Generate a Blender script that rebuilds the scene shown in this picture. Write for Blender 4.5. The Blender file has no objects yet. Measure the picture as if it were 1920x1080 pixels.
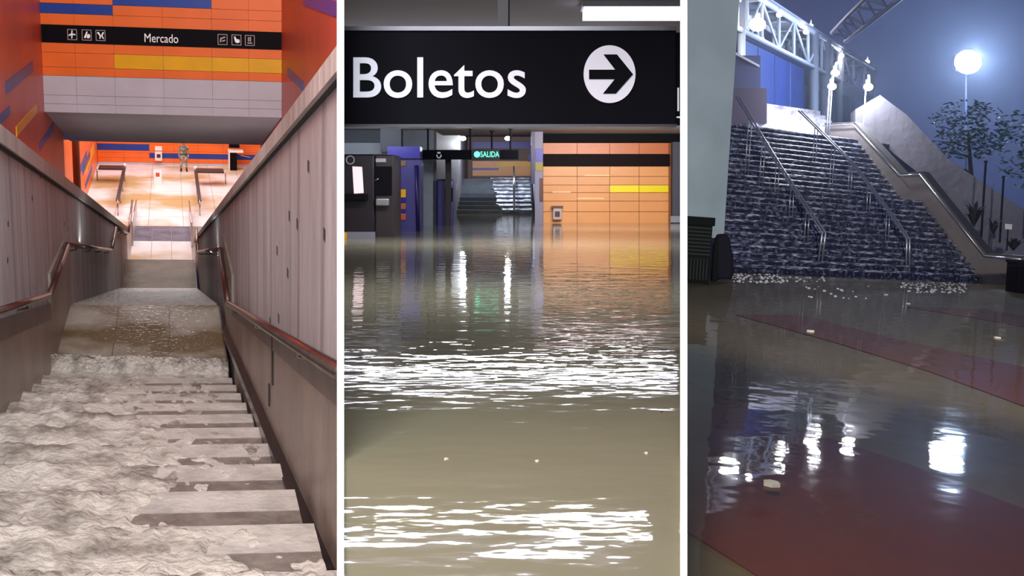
import bpy, bmesh, math, random
import numpy as np
from mathutils import Vector, Matrix, noise
random.seed(7)
SC = bpy.context.scene
COL = SC.collection

# ------------------------------------------------------------------ camera, world, exposure, lights
F, HZ = 2000.0, 345.0                 # focal length in pixels (1920 wide), row of the horizon
cam_d = bpy.data.cameras.new('camera'); cam = bpy.data.objects.new('camera', cam_d); COL.objects.link(cam)
cam_d.sensor_width = 36.0; cam_d.lens = 36.0 * F / 1920.0
cam_d.shift_y = -(540.0 - HZ) / 1920.0
cam_d.clip_start = 0.05; cam_d.clip_end = 500
cam.rotation_euler = (math.pi / 2, 0, 0)
SC.camera = cam
SC.view_settings.view_transform = 'Standard'; SC.view_settings.look = 'None'
SC.view_settings.exposure = 0.0; SC.view_settings.gamma = 1.0
SC.view_settings.use_curve_mapping = False
w = bpy.data.worlds.new('night_sky'); SC.world = w; w.use_nodes = True
w.node_tree.nodes['Background'].inputs[0].default_value = (0.034, 0.040, 0.15, 1)
w.node_tree.nodes['Background'].inputs[1].default_value = 0.62


def ray(x, y):
    return Vector(((x - 960) / F, 1.0, (HZ - y) / F))


class Frame:
    """a building's own axes: a to the right, b into the picture, c up; the camera stands at 0,0,0"""
    def __init__(s, r, f, u, clips):
        s.M = Matrix((r, f, u)).transposed(); s.I = s.M.inverted(); s.clips = clips
    def at(s, x, y, ax, v):
        l = s.I @ ray(x, y); return l * (v / l[ax])
    def depth(s, x, y, d):
        return s.I @ (ray(x, y) * d)
    def w(s, a, b, c):
        return s.M @ Vector((a, b, c))


PT = 0.0299                                             # partition thickness
CUT = 0.009                                             # where each place's surfaces end inside the partition
N1 = Vector((1, -(638.5 - 960) / F, 0)).normalized()    # normals of the two added partitions
N2 = Vector((1, -(1282.0 - 960) / F, 0)).normalized()
_f = ray(315, -80).normalized(); _r = ray(16315, 600).normalized()
S1 = Frame(_r, _f, _r.cross(_f).normalized(), [(N1, -CUT, 1)])
S2 = Frame(Vector((1, 0, 0)), Vector((0, 1, 0)), Vector((0, 0, 1)), [(N1, CUT, -1), (N2, -CUT, 1)])
_r = ray(4500, 633).normalized(); _u = _r.cross(ray(1604, 430)).normalized()
S3 = Frame(_r, _u.cross(_r), _u, [(N2, CUT, -1)])


def srgb(r, g, b):
    f = lambda v: (v / 255 / 12.92) if v <= 10 else ((v / 255 + 0.055) / 1.055) ** 2.4
    return (f(r), f(g), f(b), 1)


def area(name, fr, p, target, sx, sy, power, col=(1, 1, 1)):
    d = bpy.data.lights.new(name, 'AREA'); d.shape = 'RECTANGLE'; d.size = sx; d.size_y = sy
    d.energy = power; d.color = col
    o = bpy.data.objects.new(name, d); COL.objects.link(o)
    o.location = fr.w(*p); t = fr.w(*target)
    o.rotation_euler = (t - o.location).to_track_quat('-Z', 'Y').to_euler()
    return o


def point(name, p, power, col=(1, 1, 1), r=0.1):
    d = bpy.data.lights.new(name, 'POINT'); d.energy = power; d.color = col; d.shadow_soft_size = r
    o = bpy.data.objects.new(name, d); COL.objects.link(o); o.location = p
    return o


# stairwell: unseen fill lamps aimed to brighten the header; lamps of lower flight and hall
area('stairwell_header_fill', S1, (-0.6, 9.5, 3.4), (-0.3, 19, -1.8), 2.6, 4, 420, (1, .98, .97))
area('entrance_header_fill', S1, (-0.6, 1.5, 3.0), (-0.6, 16, -1), 2.6, 2, 900, (1, .97, .95))
area('hall_lamp', S1, (-0.6, 54, -4.6), (-0.6, 54, -12), 8, 20, 1550, (.97, .99, 1))
area('lower_flight_lamp', S1, (-0.5, 32, -4.4), (-0.5, 31, -11), 1.2, 8, 110, (1, .97, .95))
# unseen lamp added near the camera to whiten the partition ends
area('partition_end_fill', S2, (0, 1.5, 1.4), (0, 4.6, -.6), 1.3, .4, 58, (.98, 1, .95))
# unseen uplights added behind the parapets to brighten the soffit
area('soffit_fill_right', S1, (1.45, 20.5, -5.4), (1.2, 21.2, -3), .5, 3, 34, (1, .98, .97))
area('soffit_fill_left', S1, (-2.05, 20.5, -5.2), (-1.6, 21.4, -3), .25, 3, 14, (1, .98, .97))
# unseen spot added behind the camera to light the steps and water
sd_ = bpy.data.lights.new('outdoor_fill_spot', 'SPOT'); sd_.energy = 22000; sd_.color = (1, .94, .87); sd_.spot_size = math.radians(46); sd_.spot_blend = .35; sd_.shadow_soft_size = .4
so_ = bpy.data.objects.new('outdoor_fill_spot', sd_); COL.objects.link(so_); so_.location = (5, -4, 4)
so_.rotation_euler = Vector((4.5, 30, -4.5)).to_track_quat('-Z', 'Y').to_euler()


# ------------------------------------------------------------------ materials
MATS = {}


def mat(name, col, rough=.6, metal=0.0, var=0.0, scale=4.0, stretch=(1, 1, 1), bump=0.0, bscale=20.0, emit=0.0,
        spec=.5, col2=None, lo=.35, hi=.65, coat=0.0, detail=4.0):
    if name in MATS: return MATS[name]
    m = bpy.data.materials.new(name); m.use_nodes = True; MATS[name] = m
    nt = m.node_tree; b = nt.nodes['Principled BSDF']
    c = srgb(*col)
    b.inputs['Base Color'].default_value = c
    b.inputs['Roughness'].default_value = rough; b.inputs['Metallic'].default_value = metal
    b.inputs['Specular IOR Level'].default_value = spec
    b.inputs['Coat Weight'].default_value = coat
    if emit:
        b.inputs['Emission Color'].default_value = c; b.inputs['Emission Strength'].default_value = emit
    at = nt.nodes.new('ShaderNodeAttribute'); at.attribute_name = 'loc'
    mp = nt.nodes.new('ShaderNodeMapping'); mp.inputs['Scale'].default_value = stretch
    nt.links.new(at.outputs['Vector'], mp.inputs['Vector'])
    m['vec'] = 1
    if var or col2:
        n = nt.nodes.new('ShaderNodeTexNoise'); n.inputs['Scale'].default_value = scale
        n.inputs['Detail'].default_value = detail
        nt.links.new(mp.outputs[0], n.inputs['Vector'])
        rp = nt.nodes.new('ShaderNodeValToRGB')
        e = rp.color_ramp.elements
        e[0].position = lo; e[1].position = hi
        if col2: e[0].color = c; e[1].color = srgb(*col2)
        else:
            e[0].color = tuple(v * (1 - var) for v in c[:3]) + (1,)
            e[1].color = tuple(min(1, v * (1 + var)) for v in c[:3]) + (1,)
        nt.links.new(n.outputs['Fac'], rp.inputs[0]); nt.links.new(rp.outputs[0], b.inputs['Base Color'])
    if bump:
        n2 = nt.nodes.new('ShaderNodeTexNoise'); n2.inputs['Scale'].default_value = bscale
        n2.inputs['Detail'].default_value = 3
        nt.links.new(mp.outputs[0], n2.inputs['Vector'])
        bp = nt.nodes.new('ShaderNodeBump'); bp.inputs['Strength'].default_value = 1.0
        bp.inputs['Distance'].default_value = bump
        nt.links.new(n2.outputs['Fac'], bp.inputs['Height']); nt.links.new(bp.outputs[0], b.inputs['Normal'])
    return m


# ------------------------------------------------------------------ mesh helpers
class MB:
    def __init__(s): s.v = []; s.f = []
    def add(s, vs, fs):
        n = len(s.v); s.v += [Vector(q) for q in vs]; s.f += [tuple(i + n for i in q) for q in fs]; return s
    def box(s, a0, a1, b0, b1, c0, c1):
        return s.hexa([(a0, b0, c0), (a1, b0, c0), (a1, b1, c0), (a0, b1, c0), (a0, b0, c1), (a1, b0, c1), (a1, b1, c1), (a0, b1, c1)])
    def hexa(s, p):
        return s.add(p, [(0, 3, 2, 1), (4, 5, 6, 7), (0, 1, 5, 4), (1, 2, 6, 5), (2, 3, 7, 6), (3, 0, 4, 7)])
    def prism(s, poly, off):
        off = Vector(off); n = len(poly); p = [Vector(q) for q in poly]
        return s.add(p + [q + off for q in p], [tuple(range(n - 1, -1, -1)), tuple(range(n, 2 * n))] +
                     [(i, (i + 1) % n, n + (i + 1) % n, n + i) for i in range(n)])
    def tube(s, pts, r, n=10, cap=True):
        pts = [Vector(p) for p in pts]; rs = r if isinstance(r, (list, tuple)) else [r] * len(pts)
        vs = []; fs = []; ref = None
        for i, p in enumerate(pts):
            d0 = (p - pts[i - 1]).normalized() if i else None
            d1 = (pts[i + 1] - p).normalized() if i < len(pts) - 1 else None
            d = ((d0 + d1) if d0 and d1 else (d0 or d1)).normalized()
            k = 1.0
            if d0 and d1: k = 1 / max(.5, d.dot(d1))
            if ref is None: ref = d.orthogonal().normalized()
            x = (ref - d * ref.dot(d)).normalized(); y = d.cross(x); ref = x
            for j in range(n):
                t = 2 * math.pi * j / n
                vs.append(p + (x * math.cos(t) + y * math.sin(t)) * rs[i] * (k if i not in (0, len(pts) - 1) else 1))
        for i in range(len(pts) - 1):
            for j in range(n):
                fs.append((i * n + j, i * n + (j + 1) % n, (i + 1) * n + (j + 1) % n, (i + 1) * n + j))
        if cap: fs.append(tuple(range(n - 1, -1, -1))); fs.append(tuple((len(pts) - 1) * n + j for j in range(n)))
        return s.add(vs, fs)
    def ball(s, c, rx, ry=None, rz=None, n=10, m=6):
        ry = ry or rx; rz = rz or rx; vs = [(c[0], c[1], c[2] - rz)]; fs = []
        for i in range(1, m):
            t = math.pi * i / m - math.pi / 2
            for j in range(n):
                p = 2 * math.pi * j / n
                vs.append((c[0] + rx * math.cos(t) * math.cos(p), c[1] + ry * math.cos(t) * math.sin(p), c[2] + rz * math.sin(t)))
        vs.append((c[0], c[1], c[2] + rz)); k = len(vs) - 1
        for j in range(n):
            fs.append((0, 1 + (j + 1) % n, 1 + j)); fs.append((k, k - n + j, k - n + (j + 1) % n))
            for i in range(m - 2):
                fs.append((1 + i * n + j, 1 + i * n + (j + 1) % n, 1 + (i + 1) * n + (j + 1) % n, 1 + (i + 1) * n + j))
        return s.add(vs, fs)
    def grid(s, fn, nu, nv):
        vs = [fn(i / nu, j / nv) for j in range(nv + 1) for i in range(nu + 1)]
        return s.add(vs, [(j * (nu + 1) + i, j * (nu + 1) + i + 1, (j + 1) * (nu + 1) + i + 1, (j + 1) * (nu + 1) + i)
                          for j in range(nv) for i in range(nu)])
    def build(s, name, fr, m, parent=None, smooth=False, bevel=0.0, **tags):
        bm = bmesh.new()
        vs = [bm.verts.new(fr.M @ q) for q in s.v]
        for q in s.f:
            try: bm.faces.new([vs[i] for i in q])
            except ValueError: pass
        for n, off, sg in fr.clips:
            if any((v.co.dot(n) - off) * sg > 0 for v in bm.verts):
                bmesh.ops.bisect_plane(bm, geom=bm.verts[:] + bm.edges[:] + bm.faces[:], plane_co=n * off,
                                       plane_no=n * sg, clear_outer=True)
        if not bm.verts:
            bm.free(); return None
        bmesh.ops.recalc_face_normals(bm, faces=bm.faces[:]) if not s.open() else None
        me = bpy.data.meshes.new(name); bm.to_mesh(me); bm.free()
        co = np.empty(len(me.vertices) * 3, np.float32); me.vertices.foreach_get('co', co); co = co.reshape(-1, 3)
        loc = co @ np.array(fr.I, np.float32).T
        att = me.attributes.new('loc', 'FLOAT_VECTOR', 'POINT'); att.data.foreach_set('vector', loc.astype(np.float32).ravel())
        base = Vector(((co[:, 0].min() + co[:, 0].max()) / 2, (co[:, 1].min() + co[:, 1].max()) / 2, co[:, 2].min()))
        org = Vector(parent['org']) if parent else base
        me.vertices.foreach_set('co', (co - np.array(org, np.float32)).astype(np.float32).ravel())
        if smooth: me.polygons.foreach_set('use_smooth', [True] * len(me.polygons))
        me.materials.append(m); me.update()
        o = bpy.data.objects.new(name, me); COL.objects.link(o)
        o['org'] = list(org)
        if parent: o.parent = parent
        else: o.location = org
        if bevel:
            bv = o.modifiers.new('bevel', 'BEVEL'); bv.width = bevel; bv.segments = 2; bv.limit_method = 'ANGLE'
        for k, v in tags.items(): o[k] = v
        return o
    _open = False
    def open(s): return s._open


def B(*a): return MB().box(*a)


def thing(name, fr, p, label, cat, group=None, kind=None):
    o = bpy.data.objects.new(name, None); COL.objects.link(o); o.empty_display_size = .1
    o.location = fr.w(*p); o['org'] = list(o.location)
    tag(o, label, cat, group, kind); return o


def tag(o, label=None, cat=None, group=None, kind=None):
    if o is None: return o
    if label: o['label'] = label
    if cat: o['category'] = cat
    if group: o['group'] = group
    if kind: o['kind'] = kind
    return o


def struct(o, label=None, cat=None):
    return tag(o, label, cat, kind='structure')


def textmesh(body, bold=0.0):
    cu = bpy.data.curves.new('t', 'FONT'); cu.body = body; cu.size = 1; cu.extrude = .02; cu.offset = bold
    cu.resolution_u = 6
    o = bpy.data.objects.new('t', cu); COL.objects.link(o)
    dg = bpy.context.evaluated_depsgraph_get(); dg.update()
    me = bpy.data.meshes.new_from_object(o.evaluated_get(dg))
    vs = [v.co.copy() for v in me.vertices]; fs = [tuple(p.vertices) for p in me.polygons]
    bpy.data.objects.remove(o); bpy.data.curves.remove(cu); bpy.data.meshes.remove(me)
    x0 = min(v.x for v in vs); x1 = max(v.x for v in vs); y0 = min(v.y for v in vs); y1 = max(v.y for v in vs)
    return [Vector(((v.x - x0) / (x1 - x0), (v.y - y0) / (y1 - y0), v.z)) for v in vs], fs


def lettering(name, body, fr, p0, p1, m, parent, bold=0.0, proud=.012, **tags):
    """text on a plane b=const: p0 lower-left, p1 upper-right in local a,c; b from p0"""
    vs, fs = textmesh(body, bold); mb = MB()
    mb.add([(p0[0] + v.x * (p1[0] - p0[0]), p0[1] - proud * (.5 + v.z / .04), p0[2] + v.y * (p1[2] - p0[2])) for v in vs], fs)
    return mb.build(name, fr, m, parent, **tags)


# ------------------------------------------------------------------ shared materials
concrete = mat('concrete', (188, 182, 178), .75, var=.14, scale=1.6, stretch=(1, 1.2, .25), bump=.02, bscale=5)
white_paint = mat('white_paint', (252, 252, 252), .9, spec=.1)
orange = mat('orange_panel', (240, 114, 44), .38, var=.06, scale=1.2)
redor = mat('orange_side_panel', (204, 90, 70), .4, var=.1, scale=.8)
blue = mat('blue_panel', (20, 66, 158), .38, var=.06, scale=2)
yellow = mat('yellow_panel', (238, 176, 8), .38, var=.05, scale=2)
greyp = mat('grey_panel', (196, 192, 202), .55, var=.05, scale=1.5)
soffm = mat('soffit_grey', (196, 192, 198), .7, var=.06, scale=1)
black = mat('black_paint', (10, 8, 15), .6, spec=.1)
steel = mat('stainless_steel', (196, 192, 190), .28, metal=1, var=.06, scale=6)
rubber = mat('black_rubber', (16, 16, 18), .6)

# ------------------------------------------------------------------ added partitions between the three places, keeping their light apart
W0 = Frame(Vector((1, 0, 0)), Vector((0, 1, 0)), Vector((0, 0, 1)), [])
for i, (nx, xl, xr, N, wname) in enumerate(((638.5, 632, 645, N1, 'added_partition_left'), (1282.0, 1275.5, 1288.5, N2, 'added_partition_right'))):
    d = Vector(((nx - 960) / F, 1, 0)); y0, y1, y2 = 4.6, 92, 2.7
    h = N * (PT * .42); U = lambda z: Vector((0, 0, z))
    mb = MB().hexa([d * (y0 + .05) - h + U(-6), d * (y0 + .05) + h + U(-6), d * y1 + h + U(-30), d * y1 - h + U(-30),
                    d * (y0 + .05) - h + U(3), d * (y0 + .05) + h + U(3), d * y1 + h + U(24), d * y1 - h + U(24)])
    wl = mb.build(wname, W0, mat('partition_grey', (120, 120, 122), .8, var=.05))
    struct(wl, ['thin added partition between the stairwell and the ticket hall', 'thin added partition between the ticket hall and the outdoor steps'][i], 'wall')
    e = N * (PT * .5)
    MB().hexa([d * y0 - e + U(-6), d * y0 + e + U(-6), d * (y0 + .09) + e + U(-6), d * (y0 + .09) - e + U(-6),
               d * y0 - e + U(3), d * y0 + e + U(3), d * (y0 + .09) + e + U(3), d * (y0 + .09) - e + U(3)]).build('partition_edge', W0, white_paint, wl, label='white end strip of the added partition')
    dl, dr = Vector(((xl - 960) / F, 1, 0)), Vector(((xr - 960) / F, 1, 0))
    MB().hexa([dl * y2 + U(-4), dr * y2 + U(-4), dr * y0 + U(-4), dl * y0 + U(-4), dl * y2 + U(-1.17), dr * y2 + U(-1.17), dr * y0 + U(-1.17), dl * y0 + U(-1.17)]).build('filler', W0, white_paint, wl, label='low white kerb strip added before the partition end')

#====STAIRWELL
P0 = S1.depth(427, 690, 15.5)
aR, bL1, c1 = P0; aL = S1.at(95, 690, 2, c1).x
aW = aR + .11                                        # face of the right-hand parapet
bL1e = S1.at(410, 572, 2, c1).y
e = S1.at(369, 540, 0, aR); bL2, c2 = e.y, e.z
bL2e = S1.at(364.6, 487, 2, c2).y
c3 = -12.0
SL = -(S1.I @ ray(315, 497)).z / (S1.I @ ray(315, 497)).y
pitch, rise = .9536, .9536 * .2897
vis = lambda b, c: max(.2, 1 - .2897 / (-c / b))

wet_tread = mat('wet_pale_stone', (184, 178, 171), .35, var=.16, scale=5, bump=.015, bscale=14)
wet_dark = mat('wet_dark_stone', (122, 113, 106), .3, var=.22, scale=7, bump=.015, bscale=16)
gutter = mat('wet_black_gutter', (26, 24, 28), .25, var=.4, scale=5)
stair = thing('staircase', S1, (aL, bL1, c1 - .3), 'pale wet concrete staircase leading down between two concrete parapets', 'stairs')
for k in range(13):                                   # upper flight, one step at a time
    b1 = bL1 - k * pitch - .18; cc = c1 + (k + 1) * rise - rise; b0 = b1 - pitch
    if k == 0: continue
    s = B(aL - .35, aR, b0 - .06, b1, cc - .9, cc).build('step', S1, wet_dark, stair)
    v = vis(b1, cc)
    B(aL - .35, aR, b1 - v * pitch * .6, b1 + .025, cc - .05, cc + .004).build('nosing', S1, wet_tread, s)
n2 = 20
p2 = (bL2 - bL1e) / n2; r2 = (c1 - c2) / n2
for k in range(n2 - 1):
    cc = c1 - (k + 1) * r2; b0 = bL1e + k * p2
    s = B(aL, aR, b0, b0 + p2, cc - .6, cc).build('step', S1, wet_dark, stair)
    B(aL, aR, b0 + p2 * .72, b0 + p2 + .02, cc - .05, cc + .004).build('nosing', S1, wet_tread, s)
bL3 = bL2e + (c2 - c3) / SL
for k in range(4):
    cc = c2 - (k + 1) * (c2 - c3) / 5; b0 = bL2e + k * (bL3 - bL2e) / 5
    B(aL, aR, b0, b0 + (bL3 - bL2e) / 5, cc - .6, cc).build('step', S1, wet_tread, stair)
slab1 = mat('wet_landing_stone', (126, 106, 76), .14, col2=(198, 192, 178), scale=.7, lo=.42, hi=.6, bump=.014, bscale=11)
slab2 = mat('wet_brown_landing', (104, 78, 44), .45, spec=.15, col2=(140, 120, 92), scale=.7, lo=.4, hi=.6, bump=.012, bscale=9)


def landing(nm, b0, b1, c, na, nb, m, lab):
    f = B(aL - .02, aR + .02, b0, b1, c - .7, c - .03).build(nm, S1, wet_dark)
    struct(f, lab, 'floor')
    for i in range(na):
        for j in range(nb):
            u0 = aL + (aR - aL) * i / na; u1 = aL + (aR - aL) * (i + 1) / na
            B(u0 + .006, u1 - .006, b0 + (b1 - b0) * j / nb + .008, b0 + (b1 - b0) * (j + 1) / nb - .008, c - .05, c).build('slab', S1, m, f)
    return f


landing('floor_landing_upper', bL1 - .02, bL1e, c1, 3, 2, slab1, 'wet stone landing at the foot of the foaming flight')
landing('floor_landing_lower', bL2 - p2, bL2e, c2, 2, 1, slab2, 'brown wet lower landing before the last flight')
B(aR - .01, aW + .01, 2, bL1, c1 - 1.2, c1 - 1.1).build('gutter', S1, gutter, stair)

# sloping gutter bed along the right-hand wall
MB().prism([(aR - .01, 2.5, c1 + (bL1 - 2.5) * .2897 - .42), (aW + .01, 2.5, c1 + (bL1 - 2.5) * .2897 - .42), (aW + .01, bL1e, c1 - .25), (aR - .01, bL1e, c1 - .25)], (0, 0, -.1)).build('gutter', S1, gutter, stair)


def slope_prism(a, da, px_top, px_bot, b0, b1, top2=None):
    """a band on the plane a, between the lines from two pixels to the slope's vanishing point"""
    t = S1.at(px_top[0], px_top[1], 0, a); q = S1.at(px_bot[0], px_bot[1], 0, a)
    L = lambda p, b: (a, b, p.z - SL * (b - p.y))
    return MB().prism([L(q, b0), L(q, b1), L(t, b1), L(t, b0)], (da, 0, 0))


def board_marks(m):
    nt = m.node_tree; b = nt.nodes['Principled BSDF']
    at = [n for n in nt.nodes if n.type == 'ATTRIBUTE'][0]
    mp = nt.nodes.new('ShaderNodeMapping'); mp.inputs['Scale'].default_value = (0, 1, .012)
    nt.links.new(at.outputs['Vector'], mp.inputs['Vector'])
    n = nt.nodes.new('ShaderNodeTexNoise'); n.inputs['Scale'].default_value = 3.2; n.inputs['Detail'].default_value = 5
    nt.links.new(mp.outputs[0], n.inputs['Vector'])
    rp = nt.nodes.new('ShaderNodeValToRGB'); rp.color_ramp.elements[0].position = .3; rp.color_ramp.elements[1].position = .5
    rp.color_ramp.elements[0].color = (.42, .40, .40, 1); rp.color_ramp.elements[1].color = (1, 1, 1, 1)
    nt.links.new(n.outputs['Fac'], rp.inputs[0])
    mx = nt.nodes.new('ShaderNodeMix'); mx.data_type = 'RGBA'; mx.blend_type = 'MULTIPLY'; mx.inputs[0].default_value = .8
    old = b.inputs['Base Color'].links[0].from_socket
    nt.links.new(old, mx.inputs[6]); nt.links.new(rp.outputs[0], mx.inputs[7]); nt.links.new(mx.outputs[2], b.inputs['Base Color'])
    return m


board = board_marks(mat('board_marked_concrete', (184, 183, 186), .7, var=.12, scale=1.1, stretch=(1, 1, .4), bump=.02, bscale=4))
bEndR = S1.at(365, 430, 0, aW).y; bEndL = S1.at(238, 436, 0, aL).y
# right-hand parapet: concrete wall, coping, plinth below the handrail
wr = slope_prism(aW, .3, (632, 128), (632, 1180), 2.2, bEndR).build('wall_stair_right', S1, board)
struct(wr, 'board-marked concrete parapet right of the foaming stairs', 'wall')
slope_prism(aW - .06, .46, (632, 84), (632, 132), 2.2, bEndR).build('coping', S1, concrete, wr)
slope_prism(aW - .03, .04, (632, 132), (632, 150), 2.2, bEndR).build('painted_coping_shade', S1, mat('joint_and_painted_shade', (62, 58, 58), .8), wr)  # dark strip painted as the shade under the coping
plin = mat('wet_plinth_concrete', (150, 138, 128), .4, var=.2, scale=1.3, stretch=(1, 1, .5), bump=.015, bscale=5)
slope_prism(aW - .035, .05, (640, 722), (640, 1120), 2.2, bL1 + .2).build('plinth', S1, plin, wr)
MB().prism([(aW - .035, bL1 + .2, c1 - .3), (aW - .035, bL1e, c1 - .3), (aW - .035, bL1e, c1 + 1.25), (aW - .035, bL1 + .2, c1 + 1.35)], (.05, 0, 0)).build('plinth', S1, plin, wr)
slope_prism(aW - .045, .02, (640, 705), (640, 770), 2.2, bL1).build('stain_band', S1, mat('brown_wet_band', (108, 92, 86), .4, var=.2, scale=2), wr)
for (x, y0, y1) in ((509, 625, 720), (503, 720, 760)):
    q0 = S1.at(x, y0, 0, aW - .05); q1 = S1.at(x, y1, 0, aW - .05)
    MB().box(aW - .05, aW - .03, q0.y - .02, q0.y + .02, q1.z, q0.z).build('joint', S1, mat('joint_and_painted_shade', (62, 58, 58)), wr)
for (x, y) in ((579, 312), (558, 420), (540, 512), (523, 597), (602, 822), (580, 745), (507, 603), (543, 405), (609, 440), (520, 470)):
    q = S1.at(x, y, 0, aW)
    B(aW - .004, aW + .02, q.y - .035, q.y + .035, q.z - .035, q.z + .035).build('tie_hole', S1, mat('joint_and_painted_shade', (62, 58, 58)), wr)
# left-hand parapet
wl = slope_prism(aL, -.3, (0, 262), (0, 1100), 2.2, bEndL).build('wall_stair_left', S1, board)
struct(wl, 'board-marked concrete parapet left of the foaming stairs', 'wall')
slope_prism(aL + .06, -.46, (0, 232), (0, 266), 2.2, bEndL).build('coping', S1, concrete, wl)
slope_prism(aL + .03, -.04, (0, 266), (0, 276), 2.2, bEndL).build('painted_coping_shade', S1, mat('joint_and_painted_shade', (62, 58, 58)), wl)  # left coping's shade, painted as a dark strip too
slope_prism(aL + .035, -.05, (0, 612), (0, 900), 2.2, bL1 + .2).build('plinth', S1, plin, wl)
MB().prism([(aL + .035, bL1 + .2, c1 - .3), (aL + .035, bL1e, c1 - .3), (aL + .035, bL1e, c1 + 1.25), (aL + .035, bL1 + .2, c1 + 1.35)], (-.05, 0, 0)).build('plinth', S1, plin, wl)
slope_prism(aL + .045, -.02, (0, 598), (0, 640), 2.2, bL1).build('stain_band', S1, mat('brown_wet_band', (108, 92, 86)), wl)
for (x, y) in ((60, 372), (15, 420), (14, 488), (75, 330), (120, 420)):
    q = S1.at(x, y, 0, aL)
    B(aL - .02, aL + .004, q.y - .03, q.y + .03, q.z - .03, q.z + .03).build('tie_hole', S1, mat('joint_and_painted_shade', (62, 58, 58)), wl)


def handrail(a, pxs, lab, side):
    q = [S1.at(x, y, 0, a) for x, y in pxs]
    t = thing('handrail', S1, q[1], lab, 'handrail')
    rails = mat('brushed_rail_steel', (150, 138, 132), .3, metal=1, var=.08, scale=5)
    for i in range(len(q) - 1):
        MB().tube([q[i], q[i + 1]], .042, 12).build('rail', S1, rails, t, smooth=True)
    for i in range(1, len(q)):
        MB().ball(q[i], .046).build('elbow', S1, rails, t, smooth=True)
    for i in range(len(q) - 1):
        n = max(1, int((q[i + 1] - q[i]).length / 3))
        for k in range(n):
            m = q[i].lerp(q[i + 1], (k + .5) / n)
            MB().tube([m, m + Vector((0, 0, -.07)), m + Vector((side * .12, 0, -.09))], .014, 6).build('bracket', S1, rails, t)
    return t


handrail(aW - .11, [(640, 699), (427, 568), (413, 468), (371, 472), (368, 430)], 'steel handrail on the right concrete parapet, stepping down with the landings', 1)
handrail(aL + .11, [(-10, 586), (93, 553), (127, 459), (209, 469), (217, 427), (241, 438), (248, 376)], 'steel handrail on the left concrete parapet, stepping down with the landings', -1)

# outer walls of the stairwell and the header over the hall
aOL = aL - .5; bH = S1.at(80, 130, 0, aOL).y
aO = S1.at(528, 130, 1, bH).x
wo = B(aO, aO + .2, 1.5, bH + .3, -8, 7).build('wall_outer_right', S1, redor); struct(wo, 'orange panelled side wall above the right parapet', 'wall')
wo2 = B(aOL - .2, aOL, 1.5, 23.9, -14, 7).build('wall_outer_left', S1, redor); struct(wo2, 'orange panelled side wall with slanting coloured stripes, above the left parapet', 'wall')


def side_stripe(par, a, sg, x0, y0, x1, y1, th, m, nm):
    p = S1.at(x0, y0, 0, a); q = S1.at(x1, y1, 0, a)
    c = (p.z + q.z) / 2; bm_ = (p.y + q.y) / 2; h = th * bm_ / F * 1.05
    B(a, a + sg * .012, min(p.y, q.y), max(p.y, q.y), c - h / 2, c + h / 2).build(nm, S1, m, par)


dblue = mat('dull_blue_panel', (58, 76, 150), .4); 
side_stripe(wo2, aOL, 1, 11, 165, 61, 124, 19, dblue, 'blue_panel')
side_stripe(wo2, aOL, 1, 30, 245, 68, 205, 16, yellow, 'yellow_panel')
side_stripe(wo2, aOL, 1, -20, 235, 18, 213, 16, dblue, 'blue_panel')
side_stripe(wo2, aOL, 1, 74, 278, 100, 234, 14, dblue, 'blue_panel')
side_stripe(wo, aO, -1, 540, 132, 570, 166, 15, dblue, 'blue_panel')
side_stripe(wo, aO, -1, 570, -8, 650, 32, 24, mat('purple_panel', (92, 72, 168), .4), 'purple_panel')

C = lambda y: S1.at(305, y, 1, bH).z
Ax = lambda x, y=70: S1.at(x, y, 1, bH).x
hd = B(aOL, aO, bH, bH + .4, C(208), C(-160)).build('wall_header', S1, mat('panel_backing', (120, 60, 30), .8)); struct(hd, 'panelled header wall carrying the black Mercado sign band', 'wall')
rows = [(-110, -84, 'o'), (-84, -58, 'o'), (-58, -33, 'o'), (-33, -9, 'o'), (-9, 13, 'b2'), (13, 32, 'b1'), (32, 53, 'o'), (53, 86, 'k'), (86, 104, 'o'), (104, 131, 'y'), (131, 147, 'o'), (147, 183, 'g'), (183, 199, 'g'), (199, 215, 'g')]
xs = [72, 140, 213, 305, 397, 466, 536]
for (y0, y1, t) in rows:
    if t == 'k': continue
    g = .006
    for i in range(6):
        x0, x1 = xs[i], xs[i + 1]
        m, nm = orange, 'orange_panel'
        if t == 'g': m, nm = greyp, 'grey_panel'
        if t == 'b1' and i < 2: m, nm = blue, 'blue_panel'
        if t == 'b2' and i in (2, 3): m, nm = blue, 'blue_panel'
        if t == 'y' and i >= 2: m, nm = yellow, 'yellow_panel'
        u0 = aOL if i == 0 else Ax(x0); u1 = aO if i == 5 else Ax(x1)
        B(u0 + .002, u1 - .002, bH - .03, bH + .01, C(y1) + g / 2, C(y0) - g / 2).build(nm, S1, m, hd)
# sloping soffit behind the header
bS = bH + .4; zS = C(213)
q = S1.at(300, 268, 0, 0.0)
lo = None
for i in range(400):                                  # run down the slope until it shows at row 268
    b = bS + i * .1; cc = zS - SL * (b - bH)
    p = S1.M @ Vector((-.5, b, cc))
    if HZ - F * p.z / p.y > 267: break
bS2 = b; zS2 = cc
so = MB().prism([(aOL, bH, zS), (aO, bH, zS), (aO, bS2, zS2), (aOL, bS2, zS2)], (0, 0, 1.2)).build('ceiling_soffit', S1, soffm)
struct(so, 'dull grey sloping soffit beneath the panelled header', 'ceiling')
MB().prism([(aO, bH, -8), (aO, bS2 + .2, -14), (aO, bS2 + .2, zS2 + 1), (aO, bH, zS + 1)], (.2, 0, 0)).build('wall_side_right', S1, redor, None, kind='structure', label='orange side wall under the sloping soffit, right', category='wall')

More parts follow.
